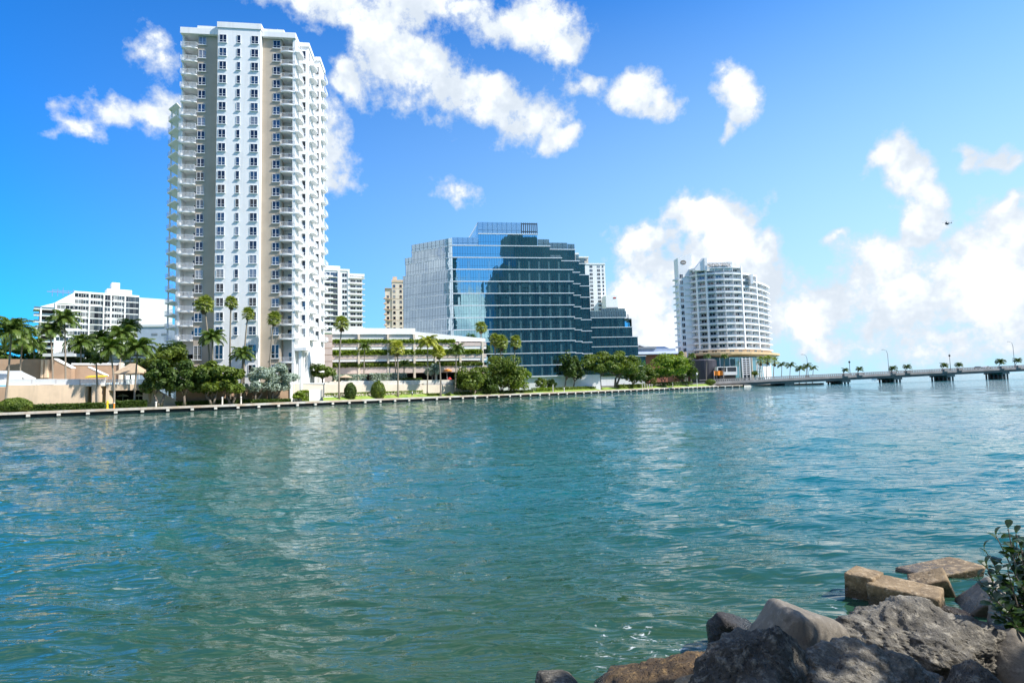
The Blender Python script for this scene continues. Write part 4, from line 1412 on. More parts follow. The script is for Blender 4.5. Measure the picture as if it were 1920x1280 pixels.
# ------------------------------------------------------------------ white curved hotel
def build_hotel():
    plan_px = [(1297, 296), (1312, 292.5), (1330, 290), (1347, 288.8), (1364, 288.6), (1381, 289.5), (1397, 291.5), (1411, 295), (1424, 300), (1435, 306.5), (1443, 313), (1448, 320)]
    o = aty(1340, 740, 300); o.z = 0
    R = empty('hotel', o, 0, 'white curved hotel with rows of balconies and a tall white fin on its left', 'hotel')
    P = [Vector((aty(px, 640, Y).x - o.x, Y - o.y)) for px, Y in plan_px]

    def off(d):
        out = []
        for i, p in enumerate(P):
            t = (P[min(i + 1, len(P) - 1)] - P[max(i - 1, 0)]).normalized()
            out.append(Vector((p.x + t.y * d, p.y - t.x * d)))
        return out
    zt = lambda px, py, Y: aty(px, py, Y).z
    # storeys: slab undersides measured on the left edge
    zf0 = zt(1330, 655.5, 290)        # underside of the hotel storeys
    ztop = zt(1330, 503, 290)
    n = 13
    dz = (ztop - zf0) / n
    back = [Vector((q.x + 3, q.y + 17)) for q in P]
    # the roofline steps down to the right
    groups = [(0, 4, n), (4, 6, n - 0), (6, 8, n - 1), (8, 11, n - 2)]
    wall = off(-1.5)
    slab = off(0.25)
    hi = {0: n, 1: n, 2: n, 3: n, 4: n, 5: n, 6: n - 1, 7: n - 1, 8: n - 2, 9: n - 2, 10: n - 2}
    for a, b, k in ((0, 6, n), (6, 8, n - 1), (8, 11, n - 2)):
        w = [tuple(q) for q in wall[a:b + 1]] + [tuple(q) for q in reversed(back[a:b + 1])]
        MB().prism(w, 1, zf0 + k * dz).obj('wall', 'white', R)
        s = [tuple(q) for q in slab[a:b + 1]] + [tuple(q) for q in reversed(back[a:b + 1])]
        MB().prism(s, zf0 + k * dz - .1, zf0 + k * dz + .9).obj('roof_edge', 'white', R)
    wm = window_mesh('window', 2.5, 1.75, .1, True, 0, False, 'rail')
    wn = window_mesh('window', 1.3, 1.75, .1, False, 0, False, 'rail')
    for f in range(n):
        z = zf0 + f * dz
        for a, b, k in ((0, 6, n), (6, 8, n - 1), (8, 11, n - 2)):
            if f >= k:
                continue
            s = [tuple(q) for q in slab[a:b + 1]] + [tuple(q) for q in reversed(wall[a:b + 1])]
            bo = MB().prism(s, z - .16, z + .42).obj('balcony', 'white', R)
            rl = MB()
            for p, q in zip(off(0.15)[a:b], off(0.15)[a + 1:b + 1]):
                t = (q - p).normalized()
                nn = Vector((t.y, -t.x)) * .03
                rl.prism([tuple(p + nn), tuple(q + nn), tuple(q - nn), tuple(p - nn)], z + .42, z + 1.05)
            rl.obj('railing', 'hotel_rail', bo)
        for i in range(len(P) - 1):
            if f >= hi[i]:
                continue
            p, q = wall[i], wall[i + 1]
            t = (q - p).normalized()
            L = (q - p).length
            m = max(1, int(L / 4.3))
            for j in range(m):
                c = p.lerp(q, (j + .5) / m)
                put_window(wm if i < 8 else wn, R, c.x + t.y * .004, c.y - t.x * .004, z + .75, math.atan2(t.y, t.x))
    # vertical party fins
    for i, k in ((1, n), (2, n), (6, n), (8, n - 1)):
        p = off(0.35)[i]; t = (P[i + 1] - P[i - 1]).normalized()
        a = math.atan2(t.y, t.x)
        MB().box(-.45, .45, 0, 1.9, zf0, zf0 + k * dz + .9).obj('party_fin', 'white', R, (p.x, p.y, 0), (0, 0, a))
    # divider walls between balconies
    dv = MB().box(-.09, .09, -.1, 1.5, 0, dz - .2).mesh('divider', 'white')
    for f in range(n):
        for i in (3, 4, 5, 7, 9, 10):
            if f < hi[min(i, 10)]:
                p = P[i]; t = (P[min(i + 1, 11)] - P[i - 1]).normalized()
                place('divider', dv, R, (p.x, p.y, zf0 + f * dz + .1), (0, 0, math.atan2(t.y, t.x)))
    # tall fin with the fan emblem on the left
    f = Fr(1280, 295, 4)
    du, dv_ = f.o.x - o.x, f.o.y - o.y
    u0, u1, ub0, ub1 = f.L(1271, 490)[0], f.L(1295.5, 480)[0], f.L(1272, 652)[0], f.L(1298, 652)[0]
    zl, zr = f.L(1264.5, 483.5)[1], f.L(1295.5, 474.5)[1]
    F = MB().prism([(u0, 0), (u1 + .3, 0), (u1 + .3, 6), (u0, 6)], 1, [zl, zr, zr, zl]).obj('fin_wall', 'white', R, (du, dv_, 0), (0, 0, f.a))
    cx, cz = f.L(1281, 492)
    # emblem: an open fan of ribs in an oval field
    em = MB()
    ring = [(cx + 1.55 * math.cos(t), cz + 1.15 * math.sin(t)) for t in np.linspace(0, 2 * math.pi, 20, endpoint=False)]
    k0 = len(em.v)
    em.v += [(x, -.06, z) for x, z in ring]; em.f.append(tuple(range(k0, k0 + 20))); em.mi.append(0)
    em.obj('emblem', 'bronze', F)
    fan = MB()
    for t in np.linspace(math.radians(25), math.radians(155), 8):
        c0 = Vector((cx, -.10, cz - .75)); d = Vector((math.cos(t), 0, math.sin(t)))
        s = Vector((-d.z, 0, d.x)) * .07
        fan.quad(c0 + d * .35 - s * .4, c0 + d * 1.35 - s, c0 + d * 1.35 + s, c0 + d * .35 + s * .4)
    fan.obj('emblem_fan', 'white2', F)
    ws = window_mesh('window', 1.5, 1.9, .1, True, 0, False)
    zz = f.L(1272, 518)[1]
    k = 0
    slab_s = MB().box(-2.0, 0, -.3, 2.4, -.3, .35).mesh('side_balcony', 'white')
    for i in range(13):
        u = u0 + (1.4)
        put_window(ws, R, du + math.cos(f.a) * u, dv_ + math.sin(f.a) * u - .004, zz - .9, f.a)
        place('side_balcony', slab_s, R, (du + math.cos(f.a) * u0, dv_ + math.sin(f.a) * u0 + 2, zz - 1.5), (0, 0, f.a))
        zz -= dz
    for i in range(n):
        z = zf0 + i * dz
        MB().box(u1 - 4.2, u1 + .4, -.5, 0, z + .0, z + .38).obj('fin_balcony', 'white', R, (du, dv_, 0), (0, 0, f.a))
    # roof screen and lettering
    g = Fr(1350, 287, 2)
    gu, gv = g.o.x - o.x, g.o.y - o.y
    a, b = g.L(1327.5, 500)[0], g.L(1373, 500)[0]
    z0, z1 = g.L(1340, 503)[1] + .6, g.L(1340, 491.5)[1]
    MB().box(a, b, 1.2, 1.5, z0 - .4, z0 + .2).obj('sign_rail', 'white', R, (gu, gv, 0), (0, 0, g.a))
    MB().box(a - .5, b + 1, 2.2, 9, z0 - 1.5, z1 + .5).obj('roof_house', 'white', R, (gu, gv, 0), (0, 0, g.a))
    cu = bpy.data.curves.new('sign_lettering', 'FONT')
    cu.body = 'MANDARIN ORIENTAL'
    cu.size = 1.0
    cu.extrude = 0.06
    cu.materials.append(M['bronze'])
    tmp = bpy.data.objects.new('tmp', cu)
    COL.objects.link(tmp)
    dg = bpy.context.evaluated_depsgraph_get()
    me = bpy.data.meshes.new_from_object(tmp.evaluated_get(dg))
    me.name = 'sign_lettering'
    bpy.data.objects.remove(tmp)
    xs = [v.co.x for v in me.vertices]; ys = [v.co.y for v in me.vertices]
    w, h = max(xs) - min(xs), max(ys) - min(ys)
    sx = (b - a - .4) / w; sz = (z1 - z0 - .6) / h
    for v in me.vertices:
        x, y, zc = v.co
        v.co = (a + .2 + (x - min(xs)) * sx, 1.1 - zc, z0 + .3 + (y - min(ys)) * sz)
    place('sign_lettering', me, R, (gu, gv, 0), (0, 0, g.a))
    # sail-like roof piece left of the lettering, small lift tower on the right
    a2, b2 = g.L(1306, 498)[0], g.L(1323, 498)[0]
    zb, zp = g.L(1310, 502)[1], g.L(1320, 481)[1]
    MB().prism([(a2, 2), (b2, 2), (b2, 6), (a2, 6)], zb - 1, [zb, zp, zp, zb]).obj('roof_sail', 'white', R, (gu, gv, 0), (0, 0, g.a))
    MB().box(b2, b2 + 1.3, 1.4, 6, zb - 1, zp - .4).obj('roof_post', 'white', R, (gu, gv, 0), (0, 0, g.a))
    c = g.L(1414, 520)[0]; c2 = g.L(1419, 520)[0]
    MB().box(c, c2, 4, 8, zb - 8, g.L(1414, 511)[1]).obj('lift_tower', 'white', R, (gu, gv, 0), (0, 0, g.a))
    # ochre ring at the foot of the storeys and the glass base
    ring_o = off(3.5); ring_i = off(-2)
    s = [tuple(q) for q in ring_o] + [(P[-1].x + 4, P[-1].y + 6)] + [tuple(q) for q in reversed(ring_i)]
    zr0 = zt(1380, 671, 285); zr1 = zt(1380, 660, 288)
    mb = MB()
    k = len(ring_o)
    for i in range(k - 1):
        A, B_, C_, D_ = ring_o[i], ring_o[i + 1], ring_i[i + 1], ring_i[i]
        mb.quad((A.x, A.y, zr1 - 1.1), (B_.x, B_.y, zr1 - 1.1), (B_.x, B_.y, zr1), (A.x, A.y, zr1))
        mb.quad((A.x, A.y, zr1), (B_.x, B_.y, zr1), (C_.x, C_.y, zr1 + .5), (D_.x, D_.y, zr1 + .5))
        mb.quad((D_.x, D_.y, zr0), (C_.x, C_.y, zr0), (B_.x, B_.y, zr1 - 1.1), (A.x, A.y, zr1 - 1.1))
    mb.obj('ring_canopy', 'soffit', R)
    MB().prism([tuple(q) for q in off(-.6)] + [tuple(q) for q in reversed(back)], zr1 - .5, zf0 - .2).obj('ochre_storey', 'cream', R)
    for i in range(9):
        p, q = off(-.58)[i], off(-.58)[i + 1]
        c = p.lerp(q, .5); t = (q - p).normalized()
        put_window(wm, R, c.x + t.y * .01, c.y - t.x * .01, zf0 - 2.3, math.atan2(t.y, t.x))
    base = off(1.2)
    for i in range(1, 8):
        p, q = base[i], base[i + 1]
        t = (q - p).normalized(); L = (q - p).length
        for j in range(2):
            c = p.lerp(q, (j + .5) / 2)
            pm = MB()
            pm.box(-L / 4 + .06, L / 4 - .06, 0, .06, 1, zr0 + .5)
            pm.obj('lobby_glass', 'teal_glass', R, (c.x, c.y, 0), (0, 0, math.atan2(t.y, t.x)))
        MB().box(-.14, .14, -.1, .2, 1, zr0 + .5).obj('lobby_mullion', 'rail', R, (p.x, p.y, 0), (0, 0, math.atan2(t.y, t.x)))
    # dark drum on the left of the base
    c = aty(1320, 690, 287)
    mb = MB().lathe([(7.2, 1), (7.2, zr0 - .8), (6.5, zr0 - .2), (0.5, zr0 + .1)], 22, (c.x - o.x, c.y - o.y + 3, 0))
    mb.obj('entrance_drum', 'drum', R, smooth=False)
    # white framed cafe window box and lattice
    d = Fr(1362, 281, 4)
    eu, ev = d.o.x - o.x, d.o.y - o.y
    a, b = d.L(1345, 695)[0], d.L(1382, 695)[0]
    zb, zt_ = d.L(1362, 703)[1], d.L(1362, 687)[1]
    fr_ = MB()
    fr_.box(a, b, 0, 3, zt_ - .35, zt_); fr_.box(a, b, 0, 3, zb, zb + 1.6); fr_.box(a, a + .35, 0, 3, zb + 1.6, zt_ - .35); fr_.box(b - .35, b, 0, 3, zb + 1.6, zt_ - .35)
    fr_.box((a + b) / 2 - .3, (a + b) / 2 + .1, .1, 3, zb + 1.6, zt_ - .35)
    fr_.obj('cafe_frame', 'white', R, (eu, ev, 0), (0, 0, d.a))
    MB().box(a + .35, b - .35, .6, .7, zb + 1.6, zt_ - .35).obj('cafe_glass', 'win', R, (eu, ev, 0), (0, 0, d.a))
    MB().box(a + 1, b - 1, .2, 2.8, 1, zb).obj('cafe_base', 'dark_in', R, (eu, ev, 0), (0, 0, d.a))
    a, b = d.L(1392, 695)[0], d.L(1408, 695)[0]
    zt_ = d.L(1400, 670)[1]
    lt = MB()
    lt.box(a, a + .5, 0, .5, 1, zt_); lt.box(b - .5, b, 0, .5, 1, zt_); lt.box((a + b) / 2 - .15, (a + b) / 2 + .15, .02, .48, 1, zt_)
    zz = zb
    while zz < zt_ - .5:
        lt.box(a + .5, b - .5, .04, .46, zz, zz + .38); zz += 1.05
    lt.obj('white_lattice', 'white', R, (eu, ev, 0), (0, 0, d.a))
    MB().box(a + .2, b - .2, .5, .6, 1, zt_ - .2).obj('lattice_glass', 'win', R, (eu, ev, 0), (0, 0, d.a))
    for px in (1409.5, 1415, 1421):
        u = d.L(px, 690)[0]
        MB().tube([(u, 6, 1), (u, 6, zr0)], .4, 8).obj('column', 'cream', R, (eu, ev, 0), (0, 0, d.a))
    a, b = d.L(1424, 695)[0], d.L(1452, 695)[0]
    lt = MB()
    for i in range(8):
        u = a + (b - a) * i / 7
        lt.box(u - .18, u + .18, 12, 12.4, 1, zr0 - 2)
    for i in range(6):
        zz = 2.5 + (zr0 - 5) * i / 5
        lt.box(a, b, 12.05, 12.35, zz, zz + .25)
    lt.obj('white_lattice', 'white', R, (eu, ev, 0), (0, 0, d.a))
    # flat orange banner on posts in front
    c = aty(1348, 698, 276)
    Bn = empty('banner', (c.x, c.y, 1.0), 0, 'orange banner on white posts in front of the hotel\'s glass base', 'banner')
    h0, h1 = aty(1348, 703.5, 276).z - 1, aty(1348, 695, 276).z - 1
    bm = MB()
    nseg = 10
    for i in range(nseg):
        x0 = -2.3 + 4.2 * i / nseg; x1 = -2.3 + 4.2 * (i + 1) / nseg
        y0 = .18 * math.sin(i * 1.1); y1 = .18 * math.sin((i + 1) * 1.1)
        bm.prism([(x0, y0), (x1, y1), (x1, y1 + .04), (x0, y0 + .04)], h0, h1)
    bm.obj('cloth', 'orange', Bn)
    for x in (-2.4, 2.0):
        MB().tube([(x, 0.02, 0), (x, 0.02, h1 + .2)], .07, 6).obj('post', 'rail', Bn)


M['hotel_rail'] = glass_mat('frosted_rail_panel', (0.8, 0.88, 0.95), (0.45, 0.50, 0.54), 0.12, 0.1, through=0.25)
M['drum'] = mat('dark_violet_cladding', (0.045, 0.042, 0.055), 0.5, 0.1, 0.4)
build_hotel()


# ------------------------------------------------------------------ the low bridge
def build_bridge():
    A = Vector((90.6, 259.0)); Bp = Vector((266.1, 311.0))
    d = (Bp - A).normalized()
    ang = math.atan2(d.y, d.x)
    R = empty('bridge', (A.x, A.y, 0), ang, 'long low concrete bridge on piers running from the hotel to the right edge', 'bridge')
    L = 420.0
    # top and underside rise gently: measured at three columns
    def prof(s):
        t = s / 183.0
        rise = 3.3 * min(t, 1.4) - 0.3 * max(0, t - 1) ** 2
        return 0.45 + rise, 3.75 + rise          # underside, parapet top
    n = 48
    deck, par, edge = MB(), MB(), MB()
    for i in range(n):
        s0, s1 = L * i / n, L * (i + 1) / n
        a0, b0 = prof(s0); a1, b1 = prof(s1)
        for v0, v1, m, lo0, lo1, hi0, hi1 in ((0.6, 11.4, deck, a0, a1, a0 + 1.2, a1 + 1.2),
                                              (0.0, 12.0, edge, a0 + 1.2, a1 + 1.2, b0 - 1.05, b1 - 1.05)):
            m.prism([(s0, v0), (s1, v0), (s1, v1), (s0, v1)], [lo0, lo1, lo1, lo0], [hi0, hi1, hi1, hi0])
        for v in (0.0, 11.75):
            par.prism([(s0, v), (s1, v), (s1, v + .25), (s0, v + .25)], [b0 - .22, b1 - .22, b1 - .22, b0 - .22], [b0, b1, b1, b0])
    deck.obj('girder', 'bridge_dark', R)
    edge.obj('deck', 'bridge', R)
    par.obj('parapet_rail', 'bridge', R)
    bal = MB()
    s = 0.0
    while s < 260:
        z = prof(s)[1]
        bal.box(s, s + .55, .03, .22, z - 1.06, z - .2)
        s += 1.15
    bal.obj('balusters', 'bridge', R)
    # piers, each with a cap beam and round piles
    for s in (41.5, 75.0, 108.0, 144.0, 184.0, 222.0, 260.0):
        z = prof(s)[0]
        w = 2.0
        P = MB().box(-w - .7, w + .7, 1.2, 10.8, z - 1.0, z + .02).obj('pier', 'bridge', R, (s, 0, 0))
        for k in range(5):
            for x in (-w, 0, w):
                MB().tube([(x, 2 + 2.0 * k, -1.5), (x, 2 + 2.0 * k, z - .9)], .42, 8).obj('pile', 'bridge_dark', P)
    for s in (41.5, 75.0, 108.0, 144.0, 184.0, 222.0, 260.0):
        MB().box(-1.9, 1.9, 5, 9, -1.5, prof(s)[0] - .9).obj('pier_shade_wall', 'dark_wall', R, (s, 0, 0))  # near-black wall painted as the shade between the piles
    MB().box(-6, 9, .3, 11.6, -1, prof(4)[0] + .3).obj('abutment', 'bridge_dark', R)
    MB().box(-60, 0, .0, 12, 0.9, 2.3).obj('approach', 'bridge', R)
    return A, d, ang, prof


BR = build_bridge()


def bridge_pt(px, v=0.5):
    """point of the deck seen in column px"""
    A, d, ang, prof = BR
    k = ray(px, 700); k = k.x / k.y
    nrm = Vector((-d.y, d.x))
    a = A + nrm * v
    s = (k * a.y - a.x) / (d.x - k * d.y)
    p = a + d * s
    return Vector((p.x, p.y, prof(s)[1] - 1.05))


def lamp_post(px, ytop, lab, arm=False):
    p = bridge_pt(px, 11.4)
    h = aty(px, ytop, p.y).z - p.z
    R = empty('lamp_post', p, 0, lab, 'lamp post', 'lamp posts on the bridge')
    if arm:
        MB().tube([(0, 0, 0), (0, 0, h * .8), (-.5, 0, h * .95), (-1.9, 0, h)], [.16, .12, .09, .07], 6).obj('pole', 'metal_grey', R)
        MB().box(-2.9, -1.8, -.2, .2, h - .12, h + .08).obj('lamp_head', 'metal_grey', R)
    else:
        MB().tube([(0, 0, 0), (0, 0, h - 1.1)], [.16, .1], 6).obj('pole', 'metal_dark', R)
        MB().lathe([(.12, 0), (.48, .35), (.5, .8), (.25, 1.05), (.04, 1.3)], 8, (0, 0, h - 1.3)).obj('lantern', 'metal_dark', R)
        MB().tube([(0, 0, h - 1.2), (0, 0, h + .35)], .05, 5).obj('finial', 'metal_dark', R)


for px, yt, lab, arm in ((1594, 676, 'globe lamp post on the bridge between the two leftmost bridge palms', False),
                         (1667, 655, 'tall arm lamp post on the bridge beside the third bridge palm', True),
                         (1783, 664, 'globe lamp post on the bridge near its middle palms', False),
                         (1904, 640, 'tall arm lamp post on the bridge near the right edge of the picture', True),
                         (1515, 664, 'tall arm lamp post behind the palm cluster at the left end of the bridge', True)):
    lamp_post(px, yt, lab, arm)


def car(px, col, lab):
    p = bridge_pt(px, 3.5)
    A, d, ang, prof = BR
    R = empty('car', p, ang, lab, 'car')
    body = MB()
    pr = [(-2.2, .35), (2.2, .35), (2.25, .75), (1.2, .95), (.6, 1.42), (-1.0, 1.45), (-1.7, .98), (-2.25, .85)]
    k = len(pr)
    n0 = len(body.v)
    body.v += [(x, -.85, z) for x, z in pr] + [(x, .85, z) for x, z in pr]
    body.f.append(tuple(range(k))); body.mi.append(0)
    body.f.append(tuple(range(2 * k - 1, k - 1, -1))); body.mi.append(0)
    for i in range(k):
        j = (i + 1) % k
        body.f.append((j, i, k + i, k + j)); body.mi.append(0)
    body.obj('body', col, R)
    MB().box(-.95, .55, -.87, .87, .98, 1.34).obj('side_window', 'win', R)
    for x in (-1.4, 1.4):
        for y in (-.8, .8):
            MB().tube([(x, y - .1, .33), (x, y + .1, .33)], .33, 10).obj('wheel', 'metal_dark', R)


M['car_dark'] = mat('dark_car_paint', (0.03, 0.035, 0.045), 0.25, 0.02, 1, metal=0.2)
M['car_white'] = mat('white_car_paint', (0.7, 0.7, 0.7), 0.3, 0.02, 1)
car(1835, 'car_dark', 'dark car driving on the bridge left of the last palm planter')
car(1851, 'car_white', 'pale car following the dark car on the bridge')


def boat(px, py, lab, s=1.0):
    p = onz(px, py, 0.0)
    R = empty('motor_boat', p, random.uniform(-.3, .3), lab, 'boat')
    hull = MB()
    st = [(-4, 1.2, .9), (0, 1.3, 1.0), (3, .9, 1.15), (4.6, .05, 1.35)]
    for x, w, h in st:
        hull.v += [(x * s, -w * s, h * s), (x * s, -w * .6 * s, -.3), (x * s, w * .6 * s, -.3), (x * s, w * s, h * s)]
    for i in range(3):
        a = 4 * i
        for q in ((0, 1, 5, 4), (1, 2, 6, 5), (2, 3, 7, 6), (3, 0, 4, 7)):
            hull.f.append(tuple(a + j for j in q)); hull.mi.append(0)
    hull.f.append((3, 2, 1, 0)); hull.mi.append(0)
    hull.obj('hull', 'white2', R)
    MB().prism([(-1.5 * s, -.8 * s), (1.2 * s, -.8 * s), (1.2 * s, .8 * s), (-1.5 * s, .8 * s)], .9 * s, [2.1 * s, 1.9 * s, 1.9 * s, 2.1 * s]).obj('cabin', 'white2', R)
    MB().box(-1.2 * s, .9 * s, -.83 * s, .83 * s, 1.35 * s, 1.75 * s).obj('cabin_window', 'win', R)


boat(1641, 711.2, 'small white motor boat far out under the bridge, left of the lamp post pier')
boat(1762, 705.8, 'small white motor boat far out under the bridge near its middle')

# ------------------------------------------------------------------ helicopter in the sky
def helicopter():
    p = aty(1776, 419, 520)
    R = empty('helicopter', p, math.radians(200), 'small dark helicopter flying in front of the clouds at the right', 'helicopter')
    MB().lathe([(.1, -2.6), (.8, -2.0), (1.15, -.8), (1.1, .5), (.6, 1.7), (.3, 2.3)], 10).obj('cabin', 'car_dark', R, (0, 0, 0), (0, math.radians(-90), 0), smooth=True)
    MB().tube([(-1.8, 0, .3), (-6.2, 0, .8)], [.42, .16], 8).obj('tail_boom', 'car_dark', R)
    MB().prism([(-6.5, -.06), (-5.6, -.06), (-5.6, .06), (-6.5, .06)], .5, [2.0, 1.2, 1.2, 2.0]).obj('tail_fin', 'car_dark', R)
    MB().tube([(0, 0, 1.0), (0, 0, 1.7)], .12, 6).obj('mast', 'metal_dark', R)
    for a in (20, 140, 260):
        MB().box(0, 5.0, -.14, .14, 0, .05).obj('rotor_blade', 'metal_dark', R, (0, 0, 1.65), (0, 0, math.radians(a)))
    for y in (-.9, .9):
        MB().tube([(-1.6, y, -1.5), (1.8, y, -1.5)], .06, 5).obj('skid', 'metal_dark', R)
        for x in (-1, 1):
            MB().tube([(x, y * .6, -.8), (x, y, -1.5)], .05, 5).obj('skid_strut', 'metal_dark', R)


helicopter()
# ------------------------------------------------------------------ palms
def feather_frond(name, L, rise, droop, seed, m):
    g = random.Random(seed)
    mb = MB()
    n = 9
    pts = []
    ang = rise
    p = Vector((0, 0, 0))
    for i in range(n + 1):
        pts.append(p.copy())
        st = L / n
        p = p + Vector((math.cos(ang) * st, 0, math.sin(ang) * st))
        ang -= droop / n * (0.6 + 0.8 * i / n)
    mb.tube(pts, [0.05 - 0.004 * i for i in range(n + 1)], 3, cap=False)
    k = 20
    for i in range(2, k):
        t = i / k
        f = t * n
        a = pts[int(f)].lerp(pts[min(n, int(f) + 1)], f - int(f))
        d = (pts[min(n, int(f) + 1)] - pts[int(f)]).normalized() if int(f) < n else (pts[n] - pts[n - 1]).normalized()
        ll = L * 0.30 * math.sin(math.pi * (0.12 + 0.82 * t)) * g.uniform(.8, 1.1)
        w = d * L * 0.028
        for s in (-1, 1):
            sd = Vector((0, s, 0))
            tip = a + sd * ll * .78 + d * ll * .45 + Vector((0, 0, -ll * g.uniform(.25, .75)))
            mid = a + sd * ll * .48 + d * ll * .25 + Vector((0, 0, ll * .04))
            mb.quad(a - w, mid - w * .8, tip, mid + w * .8, a + w)
    return mb.mesh(name, m)


def fan_frond(name, R_, seed, m):
    g = random.Random(seed)
    mb = MB()
    L = R_ * 0.95
    mb.tube([(0, 0, 0), (L * .5, 0, .04), (L, 0, 0)], [.03, .025, .02], 3, cap=False)
    n = 13
    for i in range(n):
        a0 = math.radians(-115 + 230 * i / (n - 1))
        ln = R_ * (0.62 + 0.25 * math.cos(a0)) * g.uniform(.88, 1.08)
        d = Vector((math.cos(a0), math.sin(a0), 0))
        s = Vector((-d.y, d.x, 0)) * ln * .12
        base = Vector((L, 0, 0))
        mid = base + d * ln * .6 + Vector((0, 0, .04))
        tip = base + d * ln + Vector((0, 0, -ln * g.uniform(.15, .45)))
        mb.quad(base, mid - s, tip, mid + s)
    return mb.mesh(name, m)


FEATHER = {}
FAN = {}
for m in ('leaf_palm', 'leaf_yellow', 'leaf_dark'):
    FEATHER[m] = [feather_frond('frond', 1.0, r, d, k, m) for k, (r, d) in enumerate(((1.2, 1.7), (.95, 2.1), (.65, 2.2), (.3, 1.9), (-.1, 1.3)))]
for m in ('leaf_fan', 'leaf_yellow', 'leaf_dry', 'leaf_palm'):
    FAN[m] = [fan_frond('frond', 0.55, k, m) for k in range(3)]


def palm(kind, px, off, cpx, cpy, rpx, label, group, z0=1.0, m=None, nf=None, Y=None, sway=None):
    Y = Y or (shore_y(px) + off)
    b = aty(px, 740, Y); b = Vector((b.x, b.y, z0))
    c = aty(cpx, cpy, Y)
    rad = rpx * Y / FPX
    R = empty('palm_tree', b, 0, label, 'palm tree', group)
    top = c - b
    h = top.z
    bow = Vector((random.uniform(-.25, .25), random.uniform(-.3, .3), 0)) * h * .06
    pts = []
    for i in range(9):
        t = i / 8
        q = Vector((top.x * t ** 1.5, top.y * t ** 1.5, h * t)) + bow * math.sin(math.pi * t)
        pts.append(q)
    r0 = 0.17 if kind == 'C' else 0.2
    MB().tube(pts, [r0 * 1.6, r0 * 1.05] + [r0 * (1 - .05 * i) for i in range(7)], 7).obj('trunk', 'bark_palm', R, smooth=True)
    if kind == 'C':
        m = m or 'leaf_palm'
        nf = nf or 27
        for i in range(nf):
            lvl = i / nf
            k = min(4, int(lvl * 5))
            a = i * 2.399 + random.uniform(-.25, .25)
            s = rad * random.uniform(.92, 1.2)
            place('frond', FEATHER[m][k], R, top, (random.uniform(-.25, .25), 0, a), (s, s, s))
        if rad > 1.6:
            for i in range(3):
                a = i * 2.2 + .4
                MB().lathe([(.02, -.16), (.13, -.08), (.15, 0), (.1, .13), (.02, .17)], 7).obj('coconut', 'leaf_dry', R, top + Vector((.28 * math.cos(a), .28 * math.sin(a), -.25)))
    else:
        m = m or 'leaf_fan'
        nf = nf or 40
        for i in range(nf):
            lvl = i / nf
            el = 1.35 - 2.1 * lvl
            a = i * 2.399 + random.uniform(-.2, .2)
            s = rad * random.uniform(.8, 1.02)
            place('frond', random.choice(FAN[m]), R, top + Vector((0, 0, -.15 * lvl * rad)), (random.uniform(-.4, .4), -el, a), (s, s, s))
        for i in range(9):
            a = i * 2.399
            s = rad * random.uniform(.55, .75)
            place('dry_frond', random.choice(FAN['leaf_dry']), R, top + Vector((0, 0, -.25 * rad)), (0, random.uniform(1.1, 1.45), a), (s, s, s))
    return R


